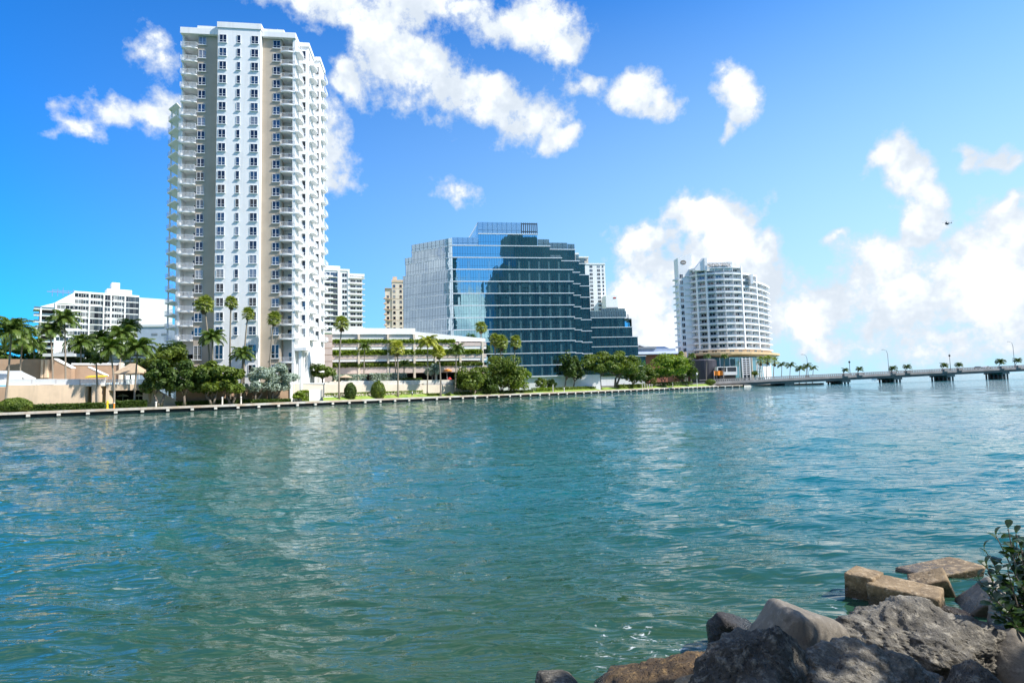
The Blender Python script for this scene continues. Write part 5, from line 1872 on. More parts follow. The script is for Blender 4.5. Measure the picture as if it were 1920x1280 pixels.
gl_ = 'palms on the left terrace'
gt = 'palms in front of the tall tower'
gc = 'palms along the car park lawn'
gg = 'palms beside the glass offices'
gh = 'palms around the hotel'
PALMS = [
    ('C', 10, 4.6, 22, 622, 46, 'big coconut palm at the left edge of the picture behind the round bush', gl_),
    ('C', 36, 16, 42, 640, 33, 'coconut palm with pale leaning trunk behind the white ramp fence', gl_),
    ('C', 98, 16, 94, 620, 27, 'coconut palm before the tan upper wall beside the two upright wall panels', gl_),
    ('C', 123, 16, 121, 600, 30, 'tallest coconut palm before the white mid-rise block, right of the wall panels', gl_),
    ('C', 151, 26, 152, 645, 30, 'bushy coconut palm in front of the mid-rise block, over the white coping', gl_),
    ('C', 183, 6, 180, 676, 12, 'small thin palm standing before the tan pillar beside the garage opening', gl_),
    ('C', 214, 4.5, 206, 655, 34, 'coconut palm with curved pale trunk rising beside the orange post', gl_),
    ('C', 226, 24, 229, 628, 28, 'dark-trunked coconut palm behind the pale canopy', gl_),
    ('C', 246, 30, 243, 612, 24, 'grey-green coconut palm topping the group left of the blue-grey annex', gl_),
    ('C', 252, 6, 258, 655, 36, 'coconut palm with white trunk in front of the dark garage opening', gl_),
    ('C', 66, 34, 64, 650, 26, 'dark palm at the stepped left end of the mid-rise block', gl_),
    ('C', 186, 36, 190, 634, 24, 'palm between the bushy palm and the curved-trunk palm, below the mid-rise windows', gl_),
    ('F', 393, 8.5, 383, 570, 22, 'tallest fan palm in front of the taupe strip of the tower', gt),
    ('C', 398, 6.8, 398, 634, 27, 'drooping coconut palm below the tallest fan palm of the tower', gt),
    ('F', 432, 8, 433, 567, 16, 'slim straight fan palm in front of the tower\'s white centre', gt),
    ('F', 458, 7.5, 465, 588, 15, 'leaning fan palm with bright crown right of the slim straight one', gt),
    ('C', 450, 6.4, 455, 665, 25, 'low dark coconut palm at the tower foot above the tree tops', gt),
    ('F', 504, 7.5, 514, 597, 17, 'leaning fan palm with white trunk before the tower\'s right taupe strip', gt),
    ('F', 636, 4.6, 641, 606, 19, 'tall fan palm on the lawn left of the two clipped round shrubs', gc),
    ('C', 683, 18, 684, 650, 14, 'small palm on the terrace before the planted car park ledges', gc),
    ('F', 746, 4.6, 745, 652, 18, 'yellow-green fan palm on the lawn right of the clipped shrubs', gc),
    ('C', 742, 17, 741, 646, 14, 'slender dark palm behind the yellow-green fan palm', gc),
    ('C', 758, 14, 758, 682, 12, 'short palm with orange-brown stem on the terrace', gc),
    ('C', 801, 6.4, 802, 642, 23, 'tall feathery palm left of the yellow-topped palm near the white fence', gc),
    ('F', 826, 4.4, 822, 660, 16, 'yellow-topped fan palm at the lawn edge right of the white planter wall', gc),
    ('C', 853, 7.5, 855, 655, 20, 'thin coconut palm left of the big rounded green trees', gc),
    ('C', 892, 16, 888, 660, 17, 'coconut palm above the rounded trees at the car park\'s right end', gc),
    ('F', 903, 13, 902, 613, 15, 'tallest thin fan palm in front of the pale cloud mirrored in the glass', gg),
    ('F', 927, 12, 928, 637, 15, 'left fan palm of the tight group before the glass offices', gg),
    ('F', 940, 10, 940, 642, 18, 'bright middle fan palm of the tight group before the glass offices', gg),
    ('F', 964, 11, 966, 641, 16, 'right fan palm of the tight group before the glass offices', gg),
    ('F', 1276, 20, 1277, 664, 8, 'small palm left of the hotel\'s white fin above the bright green tree', gh),
    ('C', 1297, 18, 1297, 667, 9, 'dark palm at the foot of the hotel\'s fin', gh),
    ('C', 1326, 14, 1326, 668, 8, 'palm before the left part of the hotel\'s ochre ring', gh),
    ('C', 1358, 14, 1358, 668, 8, 'palm before the middle of the hotel\'s ochre ring', gh),
]
for p in PALMS:
    kind, px, off, cx, cy, r, lab, grp = p
    palm(kind, px, off, cx, cy, r, lab, grp, z0=TERR_Z - .1 if (grp == gc and off > 13) else 1.0,
         m='leaf_yellow' if ('yellow' in lab) else None)
for i, (px, cy, r, Y, lab) in enumerate([
        (1426, 676, 11, 272, 'leftmost fan palm of the row before the hotel\'s white lattice'),
        (1439, 674, 11, 274, 'middle fan palm of the row before the hotel\'s white lattice'),
        (1452, 677, 11, 276, 'rightmost fan palm of the row before the hotel\'s white lattice')]):
    palm('F', px, 0, px, cy, r, lab, gh, z0=1.0, Y=Y, nf=20)
for px, cy, r, Y, lab in [
        (1466, 684, 10, 278, 'coconut palm just right of the hotel base at the bridge end'),
        (1482, 685, 11, 281, 'second coconut palm right of the hotel at the bridge end'),
        (1500, 691, 11, 282, 'low dense palm in the cluster at the left end of the bridge'),
        (1513, 687, 11, 284, 'tallest palm in the cluster at the left end of the bridge'),
        (1525, 690, 9, 286, 'rightmost palm in the cluster at the left end of the bridge')]:
    palm('C', px, 0, px, cy, r, lab, gh, z0=0.6, Y=Y, nf=15, m='leaf_dark')
# small spit of land that carries the cluster
sp = [aty(p, 720, Y) for p, Y in ((1395, 262), (1452, 277), (1535, 283), (1545, 292), (1400, 300))]
tag(MB().prism([(q.x, q.y) for q in sp], -2, 0.75).obj('spit', 'pale_concrete'), kind='structure')

for px, cy, r, lab in [(1583, 693, 9, 'first palm on the bridge from the hotel end'), (1610, 691, 10, 'second palm on the bridge, right of a globe lamp post'),
                       (1673, 690, 11, 'third palm on the bridge, beside a tall arm lamp post'), (1700, 687, 10, 'fourth palm on the bridge, low and wide'),
                       (1770, 684, 10, 'fifth palm on the bridge, left of the middle globe lamp post'), (1797, 683, 10, 'sixth palm on the bridge, right of the middle globe lamp post'),
                       (1877, 677, 12, 'seventh palm on the bridge, right of the cars'), (1908, 675, 10, 'last palm on the bridge at the right edge')]:
    q = bridge_pt(px, 1.2)
    palm('C', px, 0, px + random.uniform(-2, 2), cy + 1, r * .85, lab, 'palms in planters on the bridge', z0=q.z, Y=q.y, nf=22, m='leaf_dark')
    PB = empty('planter_box', (q.x, q.y - .9, q.z - .3), BR[2], lab.replace('palm', 'planter box, under the palm,', 1) if False else 'planter box of the ' + lab.split(',')[0], 'planter', 'planter boxes on the bridge')
    MB().box(-1.5, 1.5, -.9, .9, 0, 1.25).obj('box', 'bridge', PB)
    MB().box(-1.35, 1.35, -.75, .75, 1.25, 1.27).obj('soil', 'soil', PB)


# ------------------------------------------------------------------ broad trees and shrubs
def crown_mesh(name, rx, ry, rz, n, leaf, m, seed, flat=0.75, clumps=26):
    g = np.random.default_rng(seed)
    cc = g.normal(0, 1, (clumps, 3)); cc /= np.linalg.norm(cc, axis=1, keepdims=True)
    cc *= g.uniform(.40, .92, (clumps, 1))
    cc[:, 2] = np.where(cc[:, 2] < -.35, cc[:, 2] * .5, cc[:, 2])
    rad = g.uniform(.15, .42, clumps)
    k = g.integers(0, clumps, n)
    d = g.normal(0, 1, (n, 3)); d /= np.linalg.norm(d, axis=1, keepdims=True)
    r = rad[k] * g.uniform(.45, 1.12, n) ** .6
    p = cc[k] + d * r[:, None] * np.array([1, 1, flat])
    nr = d + g.normal(0, .55, (n, 3)) + np.array([0, 0, .35])
    p *= np.array([rx, ry, rz])
    return leaves_mesh(name, p, nr, leaf * g.uniform(.6, 1.35, n), m, g), cc * np.array([rx, ry, rz])


def topiary_mesh(name, rx, ry, rz, n, leaf, m, seed):
    g = np.random.default_rng(seed)
    d = g.normal(0, 1, (n, 3)); d /= np.linalg.norm(d, axis=1, keepdims=True)
    bump = 1 + .06 * np.sin(d[:, 0] * 7 + 1) * np.cos(d[:, 2] * 6 + d[:, 1] * 5)
    p = d * (g.uniform(.86, 1.03, n) * bump)[:, None] * np.array([rx, ry, rz])
    return leaves_mesh(name, p, d + g.normal(0, .5, (n, 3)), leaf * g.uniform(.6, 1.3, n), m, g), d[:18] * np.array([rx, ry, rz]) * .5


def tree(name, cx, cy, rx, ry, off, m, label, group, cat='tree', base_px=None, n=3200, leaf=.34, z0=1.0, stems=1, seed=0, Y=None, trunk='bark', tr=.22, ball=False):
    Y = Y or (shore_y(cx) + off)
    c = aty(cx, cy, Y)
    k = Y / FPX
    b = aty(base_px or cx, 740, Y); b = Vector((b.x, b.y, z0))
    R = empty(name, b, 0, label, cat, group)
    me, cc = topiary_mesh('crown', rx * k, rx * k * .9, ry * k, n, leaf, m, seed + 5) if ball else crown_mesh('crown', rx * k * 1.14, rx * k * .9, ry * k * 1.14, int(n * 1.35), leaf, m, seed + 31)
    top = c - b
    place('crown', me, R, top)
    mb = MB()
    ctr = top
    zlo = max(.3, top.z - ry * k * .75)
    for s in range(stems):
        a = 2 * math.pi * s / max(1, stems) + .5
        o = Vector((math.cos(a), math.sin(a), 0)) * (.35 if stems > 1 else 0)
        fork = Vector((o.x * 2.5 + top.x * .35, o.y * 2.5, zlo * .8 + .2))
        mb.tube([o * .6, o * 1.2 + Vector((0, 0, zlo * .4)), fork], [tr * 1.5, tr * 1.05, tr * .85], 7)
        tg = sorted(range(len(cc)), key=lambda i: cc[i][2])[s::stems][:max(3, 7 // stems)]
        for i in tg:
            q = ctr + Vector(cc[i])
            mid = fork.lerp(q, .55) + Vector((0, 0, .15 * (q - fork).length * .4))
            mb.tube([fork, mid, q], [tr * .6, tr * .4, tr * .15], 5)
    mb.obj('trunk', trunk, R, smooth=True)
    return R


gw = 'round green trees at the tower foot'
T_ = [
    ('broadleaf_tree', 318, 668, 38, 30, 14, 'leaf_mid', 'olive-green round tree rising behind the others at the tower\'s left foot', gw, dict(n=3600)),
    ('broadleaf_tree', 297, 712, 30, 33, 5.2, 'leaf_dark', 'leftmost dark round tree beside the garden stairs', gw, dict(base_px=300, stems=2)),
    ('broadleaf_tree', 345, 712, 36, 36, 5.0, 'leaf_dark', 'second dark round tree from the stairs in front of the tower', gw, dict(base_px=346, n=4000)),
    ('broadleaf_tree', 392, 714, 36, 34, 5.2, 'leaf_mid', 'third round tree from the stairs in front of the tower', gw, dict(base_px=398, stems=2, n=4000)),
    ('broadleaf_tree', 433, 718, 28, 30, 5.0, 'leaf_mid', 'rightmost round green tree beside the silver trees at the tower foot', gw, dict(base_px=434, stems=2)),
    ('buttonwood_tree', 488, 716, 30, 26, 5.4, 'leaf_silver', 'left silver-grey leaved tree at the tower foot', 'silver trees', dict(base_px=480, stems=3, leaf=.26, n=3000)),
    ('buttonwood_tree', 524, 714, 28, 26, 5.4, 'leaf_silver', 'right silver-grey leaved tree at the tower foot', 'silver trees', dict(base_px=512, stems=3, leaf=.26, n=3000)),
    ('broadleaf_tree', 604, 697, 25, 16, 12, 'leaf_mid', 'clipped mushroom-shaped tree on the terrace right of the tower', 'terrace trees', dict(base_px=605, z0=4.0, n=2600, leaf=.26)),
    ('clipped_shrub', 657, 734, 11, 16, 4.8, 'leaf_dark', 'narrow clipped shrub on the lawn before the cream wall, beside the tall fan palm', 'clipped shrubs', dict(n=2600, leaf=.22, cat='shrub', ball=True)),
    ('clipped_shrub', 709, 733, 13, 18, 4.8, 'leaf_mid', 'larger round clipped shrub on the lawn before the cream wall', 'clipped shrubs', dict(n=3200, leaf=.22, cat='shrub', ball=True)),
    ('buttonwood_tree', 811, 694, 13, 14, 13, 'leaf_silver', 'small silver tree behind the white fence near the yellow-topped palm', 'silver trees', dict(n=1300, leaf=.26, z0=TERR_Z - .1)),
    ('broadleaf_tree', 886, 713, 30, 27, 5.4, 'leaf_mid', 'rounded green tree with white forked trunk left of the glass offices', 'trees at the glass offices', dict(base_px=887, stems=2, n=3600)),
    ('broadleaf_tree', 935, 700, 44, 34, 7.5, 'leaf_mid', 'large spreading green tree in front of the glass offices\' left base', 'trees at the glass offices', dict(base_px=940, stems=2, n=5200)),
    ('broadleaf_tree', 966, 712, 25, 28, 6.5, 'leaf_bright', 'light green tree at the right end of the big group before the glass', 'trees at the glass offices', dict(base_px=965, n=2800)),
    ('broadleaf_tree', 915, 722, 20, 20, 6.0, 'leaf_dark', 'dark low tree between the white-trunked tree and the spreading tree', 'trees at the glass offices', dict(n=2000)),
    ('shrub', 1015, 719, 11, 11, 9, 'leaf_mid', 'left loose shrub before the white base wall of the glass offices', 'shrubs at the glass offices', dict(n=800, leaf=.28, cat='shrub')),
    ('shrub', 1033, 720, 10, 11, 9, 'leaf_dark', 'right loose shrub before the white base wall of the glass offices', 'shrubs at the glass offices', dict(n=800, leaf=.28, cat='shrub')),
    ('broadleaf_tree', 1063, 690, 14, 26, 9, 'leaf_dark', 'slim dark tree before the right part of the glass offices, crown standing for a mirrored tree', 'trees at the glass offices', dict(base_px=1060, n=1700, leaf=.36)),  # trunk is real, dark crown imitates trees mirrored in the glass
    ('broadleaf_tree', 1080, 695, 13, 24, 10, 'leaf_dark', 'second slim dark tree before the right part of the glass offices, crown standing for a mirrored tree', 'trees at the glass offices', dict(base_px=1076, n=1600, leaf=.36)),  # dark crown again stands for a reflection in the glass
    ('broadleaf_tree', 1124, 684, 32, 22, 6, 'leaf_mid', 'arching tree with leaning dark trunk before the lower glass block', 'trees before the lower glass block', dict(base_px=1127, n=4200, leaf=.40)),
    ('broadleaf_tree', 1163, 686, 32, 24, 6, 'leaf_mid', 'second arching tree with thick forked trunk before the lower glass block', 'trees before the lower glass block', dict(base_px=1156, n=4200, leaf=.40, stems=2, tr=.4)),
    ('broadleaf_tree', 1187, 700, 22, 26, 7, 'leaf_dark', 'dark tree right of the two arching trees', 'trees before the lower glass block', dict(n=2400, leaf=.40)),
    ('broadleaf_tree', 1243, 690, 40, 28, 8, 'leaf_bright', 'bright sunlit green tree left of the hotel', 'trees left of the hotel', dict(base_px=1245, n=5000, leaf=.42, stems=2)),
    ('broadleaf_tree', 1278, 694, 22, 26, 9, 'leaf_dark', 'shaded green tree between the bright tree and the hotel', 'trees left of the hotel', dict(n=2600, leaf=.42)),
    ('broadleaf_tree', 1215, 704, 18, 20, 9, 'leaf_mid', 'small tree between the dark tree and the bright sunlit tree', 'trees left of the hotel', dict(n=1800, leaf=.4)),
    ('round_bush', 29, 760, 26, 14, 1.6, 'leaf_mid', 'big round clipped bush on the sea wall at the left edge', 'bushes', dict(n=6500, leaf=.15, cat='bush', ball=True)),
    ('shrub', 1332, 716, 9, 5, 6, 'leaf_mid', 'squat clipped bush at the left end of the bridge', 'bushes', dict(n=900, leaf=.3, cat='bush', ball=True)),
    ('shrub', 1415, 700, 7, 5, 9, 'leaf_mid', 'small bush at the hotel base right of the white lattice', 'bushes', dict(n=500, leaf=.3, cat='bush', Y=272)),
    ('shrub', 560, 742, 10, 8, 5, 'leaf_bright', 'leafy light green bush left of the white gate', 'bushes', dict(n=900, leaf=.24, cat='bush')),
    ('shrub', 840, 742, 7, 7, 5, 'leaf_dark', 'small dark bush at the lawn edge between palm trunks', 'bushes', dict(n=600, leaf=.2, cat='bush')),
    ('broadleaf_tree', 28, 668, 45, 22, 36, 'leaf_dark', 'dark tree mass behind the tan upper wall at the left edge', 'trees behind the terrace', dict(n=2600, leaf=.4)),
    ('broadleaf_tree', 150, 672, 45, 18, 40, 'leaf_dark', 'dark low tree behind the palms below the mid-rise block', 'trees behind the terrace', dict(n=2600, leaf=.4)),
    ('broadleaf_tree', 232, 664, 40, 22, 44, 'leaf_mid', 'green tree behind the pale canopy, left of the annex', 'trees behind the terrace', dict(n=2600, leaf=.4)),
    ('broadleaf_tree', 275, 690, 22, 18, 16, 'leaf_dark', 'dark tree between the white-trunked palm and the olive-green tree', 'trees behind the terrace', dict(n=1800, leaf=.34)),
]
for i, (nm, cx, cy, rx, ry, off, m, lab, grp, kw) in enumerate(T_):
    kw = dict(kw)
    tree(nm, cx, cy, rx, ry, off, m, lab, grp, seed=i * 13, **kw)


# ------------------------------------------------------------------ sloping lawns behind the path
def lawn(px0, px1, off0, off1, rise, n=12):
    mb = MB()
    for i in range(n):
        a, b = px0 + (px1 - px0) * i / n, px0 + (px1 - px0) * (i + 1) / n
        p = [ground_pt(a, off0), ground_pt(b, off0), ground_pt(b, off1), ground_pt(a, off1)]
        mb.prism([(q.x, q.y) for q in p], .9, [1.015, 1.015, 1.015 + rise, 1.015 + rise])
    tag(mb.obj('lawn', 'lawn'), kind='structure')


M['lawn'] = mat('yellow_green_lawn', (0.15, 0.24, 0.03), 0.9, 0.0, 0.6, 0.03, 9, color2=(0.24, 0.31, 0.05))  # yellow-green strip, lighter than the ground grass
lawn(606, 800, 3.9, 5.5, .75)
lawn(800, 1000, 3.9, 7.0, .5)
lawn(1000, 1345, 3.9, 8.0, .9)


# ------------------------------------------------------------------ hedges and beds
def hedge(name, px0, px1, off, h, d, m, label, z0=1.0, n=2600, leaf=.22, group=None):
    a, b = ground_pt(px0, off, z0), ground_pt(px1, off, z0)
    L = (b - a).xy.length
    R = leaf_box(name, 0, L, 0, d, 0.0, h, n, leaf, m, None, a, math.atan2(b.y - a.y, b.x - a.x), seed=px0)
    return tag(R, label, 'hedge', group)


hedge('hedge', 57, 196, 4.4, 1.0, 1.2, 'leaf_dark', 'long low dark green hedge at the foot of the tan terrace wall', n=4200, leaf=.2)
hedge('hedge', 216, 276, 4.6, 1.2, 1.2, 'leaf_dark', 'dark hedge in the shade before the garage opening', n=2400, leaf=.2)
hedge('hedge', 610, 794, 6.1, 1.55, .7, 'leaf_bright', 'long clipped yellow-green hedge along the low white planter wall', n=5200, leaf=.17)
hedge('hedge', 566, 579, 5.4, 2.3, 1.6, 'leaf_bright', 'square clipped light green hedge left of the white gate', n=1500, leaf=.18)
hedge('hedge', 796, 828, 5.2, .7, 1.5, 'leaf_mid', 'low green hedge at the foot of the yellow-topped palm', n=1100, leaf=.2)
hedge('hedge', 855, 1000, 5.0, .8, 1.4, 'leaf_dark', 'low shaded planting under the rounded trees before the glass offices', n=4200, leaf=.22)
hedge('hedge', 1006, 1040, 5.4, 1.3, 2.5, 'leaf_bright', 'bright green low hedge before the white base wall of the glass offices', n=1700, leaf=.24)
hedge('hedge', 1045, 1118, 6.2, 1.2, 2.0, 'leaf_mid', 'low green planting under the two slim dark trees', n=2400, leaf=.26)
hedge('hedge', 1160, 1215, 5.6, 1.5, 2.0, 'leaf_mid', 'mixed low planting right of the arching trees', n=2400, leaf=.3)
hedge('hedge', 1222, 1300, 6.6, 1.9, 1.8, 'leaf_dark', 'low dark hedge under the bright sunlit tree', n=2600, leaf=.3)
hedge('hedge', 330, 470, 5.6, .7, 1.4, 'leaf_dark', 'shaded low planting under the dark round trees', n=3000, leaf=.22)
hedge('hedge', 470, 545, 4.6, .6, 1.4, 'leaf_dark', 'low planting under the silver trees', n=1800, leaf=.22)
hedge('silver_hedge', 626, 688, 13.5, 2.6, 1.6, 'leaf_silver', 'left silver-leaved hedge on the terrace below the car park', z0=TERR_Z - .1, n=2600, leaf=.24)
hedge('silver_hedge', 697, 764, 13.5, 2.9, 1.6, 'leaf_silver', 'right silver-leaved hedge on the terrace below the car park', z0=TERR_Z - .1, n=3000, leaf=.24)
hedge('flower_bed', 678, 732, 12.6, .95, .7, 'leaf_red', 'dark red flowering bed before the silver hedges on the terrace', z0=TERR_Z - .1, n=1500, leaf=.17)
hedge('hedge', 745, 792, 12.6, 1.5, .9, 'leaf_dark', 'dark green hedge at the right end of the terrace before the car park', z0=TERR_Z - .1, n=1600, leaf=.22)

# ------------------------------------------------------------------ small things on the bank
def parasol(px, py, w, off, m, label):
    Y = shore_y(px) + off
    c = aty(px, py, Y)
    z0 = TERR_Z - .1
    R = empty('garden_parasol', (c.x, c.y, z0), 0, label, 'parasol')
    h = c.z - z0
    MB().lathe([(w, 0), (w * .97, .08), (w * .5, .42), (.05, .7)], 10, (0, 0, h - .5)).obj('cover', m, R)
    MB().tube([(0, 0, 0), (0, 0, h + .2)], .05, 6).obj('pole', 'rail', R)


parasol(648, 704, 1.75, 12.3, 'tan_cloth', 'wide tan parasol on the terrace left of the silver hedges')
parasol(838, 692, 1.5, 13, 'orange', 'orange parasol on the terrace behind the yellow-topped palm')
parasol(628, 714, .7, 12, 'peach', 'small peach parasol near the mushroom-shaped tree')
parasol(843, 708, .8, 12, 'red_cloth', 'small red parasol on the terrace beside the orange one')


def hydrant():
    p = ground_pt(202, 2.9, 1.03)
    R = empty('standpipe', p, 0, 'yellow upright standpipe on the sea wall path beside the orange post', 'standpipe')
    MB().lathe([(.24, 0), (.24, .08), (.15, .12), (.15, 1.15), (.2, 1.2), (.2, 1.3), (.12, 1.45), (.03, 1.5)], 10).obj('body', 'yellow', R)
    MB().tube([(-.3, 0, .95), (.3, 0, .95)], .09, 8).obj('outlet', 'yellow', R)
    MB().tube([(0, -.3, .75), (0, 0, .75)], .1, 8).obj('outlet', 'yellow', R)
    p = ground_pt(214.5, 2.9, 1.03)
    R = empty('marker_post', p, 0, 'short orange marker post on the sea wall path beside the yellow standpipe', 'post')
    MB().tube([(0, 0, 0), (0, 0, .95)], [.12, .1], 8).obj('post', 'orange', R)
    MB().lathe([(.13, 0), (.14, .06), (.03, .14)], 8, (0, 0, .95)).obj('cap', 'rail', R)


hydrant()


def bollard(px, off, h, label, r=.16):
    p = ground_pt(px, off, 1.03)
    R = empty('bollard', p, 0, label, 'bollard', 'pale bollards on the bank')
    MB().lathe([(r, 0), (r * .9, h - .2)], 8).obj('post', 'pale_concrete', R)
    MB().lathe([(r * 1.15, 0), (r * 1.2, .1), (r * .5, .2)], 8, (0, 0, h - .2)).obj('cap', 'white2', R)


for px, off, h, lab in ((293, 3.2, 1.0, 'pale bollard at the foot of the garden stairs'), (417, 3.2, 1.5, 'pale bollard before the third round tree'),
                        (452, 3.2, 1.5, 'pale bollard before the rightmost round tree'), (1037, 3.6, 2.1, 'tall pale bollard before the white base wall of the glass offices'),
                        (1058, 3.4, 1.3, 'pale bollard at the first slim dark tree'), (1262, 3.6, 1.9, 'pale bollard under the bright sunlit tree'),
                        (1205, 3.4, 1.5, 'first of five short pale posts right of the arching trees'), (1209.5, 3.4, 1.5, 'second of five short pale posts right of the arching trees'),
                        (1214, 3.4, 1.5, 'third of five short pale posts right of the arching trees'), (1218.5, 3.4, 1.5, 'fourth of five short pale posts right of the arching trees'),
                        (1223, 3.4, 1.5, 'last of five short pale posts right of the arching trees')):
    bollard(px, off, h, lab)

p = ground_pt(1308, 4, 1.03)
LP = empty('garden_lamp', p, 0, 'white garden lamp with cone head before the hotel\'s dark drum', 'lamp post')
hh = aty(1308, 698, p.y).z - p.z
MB().tube([(0, 0, 0), (0, 0, hh - .9)], .12, 6).obj('pole', 'white2', LP)
MB().lathe([(.5, 0), (.45, .2), (.12, .9)], 8, (0, 0, hh - .9)).obj('lamp_head', 'white2', LP)


# ------------------------------------------------------------------ a walker on the sea wall path
def person(px, off, label):
    p = ground_pt(px, off, 1.022)
    R = empty('person', p, math.radians(-60), label, 'person')
    V = [(0, 0, .96), (0, 0, 1.15), (0, .01, 1.38), (0, .01, 1.52), (0, .02, 1.62), (0, .03, 1.74),
         (.09, 0, .9), (.11, .12, .5), (.10, .05, .08), (.10, .2, .03),
         (-.09, 0, .9), (-.11, -.12, .5), (-.10, -.3, .1), (-.10, -.16, .03),
         (.2, 0, 1.4), (.26, -.08, 1.12), (.25, .08, .9), (.25, .13, .82),
         (-.2, 0, 1.4), (-.26, .08, 1.12), (-.25, .2, .92), (-.25, .26, .85)]
    E = [(0, 1), (1, 2), (2, 3), (3, 4), (4, 5), (0, 6), (6, 7), (7, 8), (8, 9), (0, 10), (10, 11), (11, 12), (12, 13),
         (2, 14), (14, 15), (15, 16), (16, 17), (2, 18), (18, 19), (19, 20), (20, 21)]
    rad = [.13, .125, .15, .06, .085, .075, .09, .065, .045, .035, .09, .065, .045, .035, .055, .042, .034, .03, .055, .042, .034, .03]
    me = bpy.data.meshes.new('body')
    me.from_pydata(V, E, [])
    o = place('body', me, R)
    md = o.modifiers.new('skin', 'SKIN')
    for i, r in enumerate(rad):
        me.skin_vertices[0].data[i].radius = (r, r * .85)
    me.skin_vertices[0].data[0].use_root = True
    sub = o.modifiers.new('sub', 'SUBSURF'); sub.levels = 1; sub.render_levels = 1
    sk = bpy.data.materials.new('walker_cloth_and_skin'); sk.use_nodes = True
    t = sk.node_tree; b = NB(t)
    z = b.n('ShaderNodeSeparateXYZ'); t.links.new(b.n('ShaderNodeTexCoord').outputs['Object'], z.inputs[0])
    col = b.ramp(b.m('DIVIDE', z.outputs[2], 2.0), [(0, (.5, .33, .25)), (.26, (.02, .025, .05)), (.5, (.02, .025, .05)), (.505, (.75, .75, .76)), (.735, (.75, .75, .76)), (.74, (.5, .33, .25))], 'CONSTANT')
    t.links.new(col, t.nodes['Principled BSDF'].inputs['Base Color'])
    me.materials.append(sk)
    h = MB().lathe([(.085, 0), (.105, .06), (.1, .13), (.05, .18), (.01, .19)], 10, (0, .02, 1.63))
    h.obj('hair', 'soil', R, smooth=True)


person(773, 2.6, 'walker in white top and dark shorts on the path before the white planter wall')
# ------------------------------------------------------------------ near bank: rocks and shrub
from mathutils import noise as mnoise


def rock_mat(name, c1, c2, c3, wet=0.30, bump=0.05, pit=14.0):
    m = bpy.data.materials.new(name)
    m.use_nodes = True
    t = m.node_tree
    b = NB(t)
    p = t.nodes['Principled BSDF']
    pos_ = b.n('ShaderNodeNewGeometry').outputs['Position']
    n1 = b.noise(pos_, 2.2, 6, 0.65)
    n2 = b.noise(pos_, 11.0, 6, 0.7)
    n3 = b.noise(pos_, 45.0, 4, 0.7)
    vo = b.n('ShaderNodeTexVoronoi'); vo.inputs['Scale'].default_value = pit
    t.links.new(b.v('ADD', pos_, b.v('SCALE', b.noise(pos_, 9.0, 3, .6, out='Color'), scale=.12)), vo.inputs['Vector'])
    col = b.mix(b.mr(n1, 0.35, 0.65), c1, c2)
    col = b.mix(b.mr(n2, 0.48, 0.68), col, c3)
    col = b.mix(b.mr(vo.outputs['Distance'], 0.0, 0.28, 0.55, 0.0), col, tuple(c * .25 for c in c1))
    col = b.mix(b.m('MULTIPLY', b.mr(n3, .5, .7), .4), col, tuple(c * .45 for c in c1))
    sx = b.n('ShaderNodeSeparateXYZ'); t.links.new(pos_, sx.inputs[0])
    h = b.m('ADD', sx.outputs[2], b.m('MULTIPLY', b.m('SUBTRACT', n2, .5), .25))
    w = b.mr(h, wet * .4, wet, 1.0, 0.0)
    col = b.mix(w, col, tuple(c * .28 for c in c1))
    t.links.new(col, p.inputs['Base Color'])
    t.links.new(b.mr(w, 0, 1, .9, .22), p.inputs['Roughness'])
    bn = b.n('ShaderNodeBump'); bn.inputs['Distance'].default_value = bump
    hh = b.m('ADD', b.m('MULTIPLY', n2, 1.0), b.m('MULTIPLY', n3, .45))
    hh = b.m('ADD', hh, b.m('MULTIPLY', b.mr(vo.outputs['Distance'], 0, .35), .6))
    t.links.new(hh, bn.inputs['Height'])
    t.links.new(bn.outputs[0], p.inputs['Normal'])
    return m


M['rock_grey'] = rock_mat('grey_limestone_rock', (0.20, 0.18, 0.145), (0.105, 0.095, 0.08), (0.40, 0.36, 0.29))
M['rock_pit'] = rock_mat('pitted_dark_rock', (0.13, 0.115, 0.09), (0.065, 0.058, 0.047), (0.33, 0.295, 0.235), bump=.08, pit=22)
M['rock_smooth'] = rock_mat('smooth_grey_brown_rock', (0.20, 0.175, 0.14), (0.15, 0.13, 0.105), (0.25, 0.22, 0.18), bump=.012, pit=5)
M['rock_tan'] = rock_mat('tan_cut_stone', (0.25, 0.175, 0.095), (0.15, 0.105, 0.06), (0.40, 0.30, 0.19), wet=.2, bump=.02, pit=9)
M['rock_black'] = rock_mat('wet_black_rock', (0.05, 0.045, 0.045), (0.03, 0.028, 0.03), (0.10, 0.09, 0.085), wet=.5, bump=.04, pit=26)
M['rock_weed'] = rock_mat('brown_weedy_rock', (0.13, 0.08, 0.035), (0.07, 0.045, 0.025), (0.26, 0.165, 0.07), wet=.24, bump=.05, pit=30)

_ico = {}


def ico(sub):
    if sub not in _ico:
        import bmesh
        bm = bmesh.new()
        bmesh.ops.create_icosphere(bm, subdivisions=sub, radius=1.0)
        bm.verts.ensure_lookup_table()
        _ico[sub] = (np.array([v.co[:] for v in bm.verts]), [[v.index for v in f.verts] for f in bm.faces])
        bm.free()
    return _ico[sub]


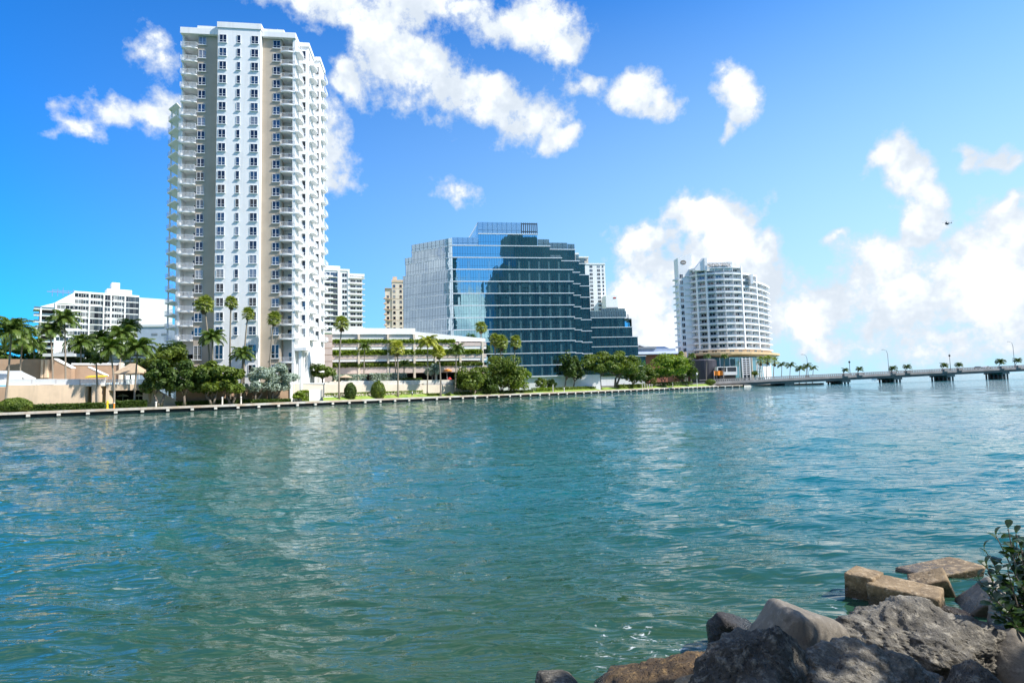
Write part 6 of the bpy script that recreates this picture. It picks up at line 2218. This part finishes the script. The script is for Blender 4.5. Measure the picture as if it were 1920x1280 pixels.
def rock_mesh(name, scale, m, seed, planes=11, sub=5, rough=.10, box=False, soft=9.0, fine=.035, peak=0.0):
    """a cut convex body: soft minimum over random facet planes, then fractal relief"""
    v, f = ico(sub)
    g = np.random.default_rng(seed)
    if box:
        N = np.array([[1, 0, 0], [-1, 0, 0], [0, 1, 0], [0, -1, 0], [0, 0, 1], [0, 0, -1]], float) + g.normal(0, .05, (6, 3))
        d = np.ones(6) * .72
        soft = 26
    else:
        N = g.normal(0, 1, (planes, 3)); d = g.uniform(.62, .95, planes)
    N /= np.linalg.norm(N, axis=1, keepdims=True)
    q = np.clip(v @ N.T, 1e-3, None) / d
    r = 1.0 / (np.sum(q ** soft, axis=1) ** (1.0 / soft))
    r = np.minimum(r, 1.35)
    o = Vector(g.uniform(-50, 50, 3))
    out = np.empty_like(v)
    S_ = Vector(scale)
    for i in range(len(v)):
        p = Vector(v[i]) * r[i]
        w = Vector((p.x * S_.x, p.y * S_.y, p.z * S_.z))
        n1 = mnoise.fractal(w * 2.4 + o, 1.0, 2.0, 4)
        n2 = mnoise.fractal(w * 12 + o, .35, 2.2, 5) * .55
        rd = 1 - abs(mnoise.noise(w * 5 + o)) * 2
        k = 1 + rough * n1 + fine * n2 + fine * .8 * rd
        tp = 1 - peak * max(0.0, p.z) ** 1.2
        out[i] = (w.x * k * tp, w.y * k * tp, w.z * k)
    out = out - (out.max(0) + out.min(0)) / 2
    out = out / np.abs(out).max(0) * np.array(scale)
    me = bpy.data.meshes.new(name)
    me.from_pydata([tuple(x) for x in out], [], f)
    me.materials.append(M[m])
    me.polygons.foreach_set('use_smooth', [True] * len(f))
    me.update()
    return me


def rock(at, scale, m, label, seed, rot=(0, 0, 0), name='boulder', group='rocks of the near bank', **kw):
    """at: (px, py of the top, Y) or a world point"""
    me = rock_mesh(name, scale, m, seed, **kw)
    if isinstance(at, Vector):
        c = at
    else:
        px, py, Y = at
        c = aty(px, py, Y)
        rm = Euler(rot).to_matrix()
        c.z -= max((rm @ v.co).z for v in me.vertices)
    return tag(place(name, me, None, c, rot), label, 'rock', group)


R_ = math.radians
rock((1398, 1172, 4.9), (.62, .52, .58), 'rock_pit', 'dark pitted boulder with rounded top at the bottom centre right', 3, (0, 0, .4), sub=6, rough=.12, fine=.09, peak=.55)
rock((1478, 1120, 5.9), (.50, .42, .60), 'rock_smooth', 'smooth grey-brown angular boulder left of the gap of dark water', 8, (.1, R_(-12), .5), planes=8, rough=.05, fine=.02, peak=.25)
rock((1690, 1122, 6.0), (1.0, .60, .48), 'rock_grey', 'long sunlit grey boulder sloping down to the right', 21, (0, R_(14), .12), sub=6, rough=.14, fine=.10)
rock((1640, 1204, 5.0), (.74, .46, .46), 'rock_grey', 'large shaded boulder at the bottom edge below the long sunlit one', 34, (0, R_(8), -.1), sub=6, rough=.13, fine=.10, peak=.2)
rock((1830, 1240, 4.9), (.50, .42, .42), 'rock_pit', 'dark boulder in the bottom right corner', 55, (0, .1, .3), sub=6, rough=.12, fine=.06)
rock((1905, 1184, 5.6), (.25, .28, .34), 'rock_smooth', 'small pale-topped grey rock at the right edge below the shrub', 41, (0, 0, .3), rough=.07)
rock((1050, 1258, 5.7), (.24, .26, .20), 'rock_pit', 'small grey rock at the bottom edge left of the brown weedy rock', 63, rough=.1, fine=.05)
rock((1372, 1143, 7.2), (.33, .26, .26), 'rock_black', 'wet black rock at the waterline left of the smooth grey boulder', 71, rough=.12, fine=.06)
rock(Vector((1.66, 6.1, .16)), (1.0, .66, .26), 'rock_weed', 'low brown weed-covered rock shelf sloping into the water', 82, (R_(-4), R_(-12), R_(26)), sub=6, rough=.14, fine=.08)
rock(Vector((1.58, 5.35, .34)), (.34, .34, .10), 'rock_tan', 'smooth pale slab between the weedy rock and the pitted boulder', 91, (R_(8), R_(-14), R_(20)), rough=.03, fine=.01, planes=8)
# cut stone blocks in the water
gb_ = 'cut stone blocks'
rock(Vector((5.44, 8.35, .02)), (.44, .29, .28), 'rock_tan', 'large tan cut stone block standing in the water, sunlit on top', 12, (R_(2), R_(6), R_(-46)), name='stone_block', group=gb_, box=True, rough=.03, fine=.02)
rock(Vector((5.12, 8.78, .04)), (.22, .26, .31), 'rock_tan', 'upright tan stone block cracked off the left end of the large block', 13, (R_(2), R_(3), R_(-44)), name='stone_block', group=gb_, box=True, rough=.03, fine=.02)
rock(Vector((6.75, 9.5, .0)), (.60, .33, .17), 'rock_tan', 'flat tan stone slab with wet end behind the large block', 14, (R_(3), R_(-4), R_(14)), name='stone_block', group=gb_, box=True, rough=.04, fine=.02)
rock(Vector((6.15, 8.85, .03)), (.27, .2, .2), 'rock_tan', 'small dark-sided stone block leaning between the large block and the flat slab', 15, (R_(14), R_(-18), R_(-28)), name='stone_block', group=gb_, box=True, rough=.03, fine=.02)
rock(Vector((6.40, 8.0, .0)), (.32, .3, .30), 'rock_smooth', 'pointed brown rock in the water left of the shrub', 25, (R_(10), R_(40), R_(-20)), box=True, rough=.05, fine=.02)
rock(Vector((6.25, 7.3, .08)), (.46, .34, .32), 'rock_smooth', 'dark shaded rock under the shrub leaves', 27, (0, R_(6), .3), rough=.07)
rock(Vector((5.82, 8.05, -.02)), (.32, .22, .13), 'rock_weed', 'small wet rock with brown weed right of the large stone block', 29, rough=.1, fine=.06)
rock(Vector((5.55, 6.95, .02)), (.46, .3, .22), 'rock_black', 'low wet dark rock behind the long sunlit boulder', 30, (0, R_(8), .1), rough=.1, fine=.05)


def near_bank():
    nx, ny = 70, 40
    mb = MB()
    xs = np.linspace(-60, 60, nx); ys = np.linspace(-45, 8.5, ny)
    for y in ys:
        for x in xs:
            edge = 3.6 + max(0, min(1, (x - 1.0) / 4)) * 3.0 + .4 * mnoise.noise(Vector((x * .5, 3, 1)))
            z = 1.35 - max(0, (y - edge + 3.2)) * .62
            z = max(z, -1.6) + .12 * mnoise.fractal(Vector((x * .8, y * .8, 0)), 1, 2, 4)
            mb.v.append((x, y, z))
    for j in range(ny - 1):
        for i in range(nx - 1):
            a = j * nx + i
            mb.f.append((a, a + 1, a + nx + 1, a + nx)); mb.mi.append(0)
    tag(mb.obj('bank', 'rock_black', smooth=True), kind='structure')


near_bank()


# ------------------------------------------------------------------ shrub at the right edge, trees that shade the rocks
def leaf_shape(name, L, m):
    mb = MB()
    pr = [(0, 0), (.12, .10), (.38, .27), (.68, .36), (.88, .27), (1.0, 0)]
    up = lambda t: .10 * math.sin(t * math.pi) - .12 * t * t
    for (a, wa), (b, wb) in zip(pr, pr[1:]):
        for s in (-1, 1):
            mb.quad((a * L, 0, up(a) * L), (b * L, 0, up(b) * L), (b * L, s * wb * L, (up(b) + wb * .25) * L), (a * L, s * wa * L, (up(a) + wa * .25) * L))
    mb.tube([(-.25 * L, 0, -.02 * L), (0, 0, 0)], .02 * L, 3)
    return mb.mesh(name, m, smooth=True)


def near_shrub():
    g = random.Random(4)
    b = aty(1935, 1190, 6.0)
    R = empty('shrub', (b.x, b.y, .55), 0, 'dark leafy shrub with glossy oval leaves at the right edge over the water', 'shrub')
    lm = [leaf_shape('leaf', .115 * k, 'leaf_near') for k in (1, .85, 1.2)]
    st = MB()
    org = Vector((b.x, b.y, .55))
    tips = [(1846, 1030), (1868, 1005), (1890, 990), (1905, 1000), (1850, 1060), (1835, 1085), (1870, 1075), (1895, 1040), (1915, 1030), (1880, 1110),
            (1905, 1080), (1925, 1060), (1860, 1120), (1890, 1145), (1915, 1120), (1940, 1100), (1880, 1165), (1910, 1160), (1950, 1050), (1950, 1150), (1935, 1010), (1960, 990), (1895, 1175)]
    tips += [(g.uniform(1885, 1975), g.uniform(1000, 1185)) for _ in range(26)] + [(g.uniform(1860, 1930), g.uniform(1120, 1185)) for _ in range(8)]
    for i, (px, py) in enumerate(tips):
        t = aty(px, py, 6.0 + g.uniform(-.35, .45)) - org
        m = t * .5 + Vector((g.uniform(-.05, .1), g.uniform(-.1, .1), g.uniform(-.12, .05)))
        st.tube([(0, 0, 0), m, t], [.014, .009, .004], 5)
        d = (t - m).normalized()
        n = g.randint(6, 9)
        for k in range(n):
            q = t.lerp(m, k / n * .75)
            a = k * 2.4 + g.uniform(-.4, .4)
            el = g.uniform(-.1, .95) if k else 1.2
            place('leaf', g.choice(lm), R, q, (g.uniform(-.4, .4), -el, a))
    st.obj('stems', 'bark', R)


near_shrub()


def shade_tree(x, y, zc, r, label, seed, n=3000, base=None, ry=None):
    R = empty('unseen_shade_tree', (base or (x + .3, y - .3)) + (1.2,), 0, label, 'tree')
    me, cc = crown_mesh('crown', r, ry or r, r * .6, n, .11, 'leaf_near', seed, clumps=14)
    off = Vector((x, y, zc)) - R.location
    place('crown', me, R, off)
    mb = MB()
    mb.tube([(0, 0, -.5), (.05, .05, off.z * .35), off * .6], [.16, .13, .1], 8)
    for i in range(8):
        mb.tube([off * .55, off + Vector(cc[i])], [.07, .02], 5)
    mb.obj('trunk', 'bark', R)


shade_tree(8.1, 3.2, 6.6, 2.3, 'leafy tree on the near bank right of the picture, shading the boulders', 5, 6500, ry=1.35)
shade_tree(10.2, 4.1, 5.6, 1.8, 'leafy tree on the near bank behind the shrub, shading its leaves', 9, 3600)
shade_tree(3.6, -1.6, 8.6, 4.6, 'broad unseen tree added behind the viewer to block sky light on the boulders', 15, 9000, base=(4.5, -3.0))  # added out of frame to keep sky light off the rocks
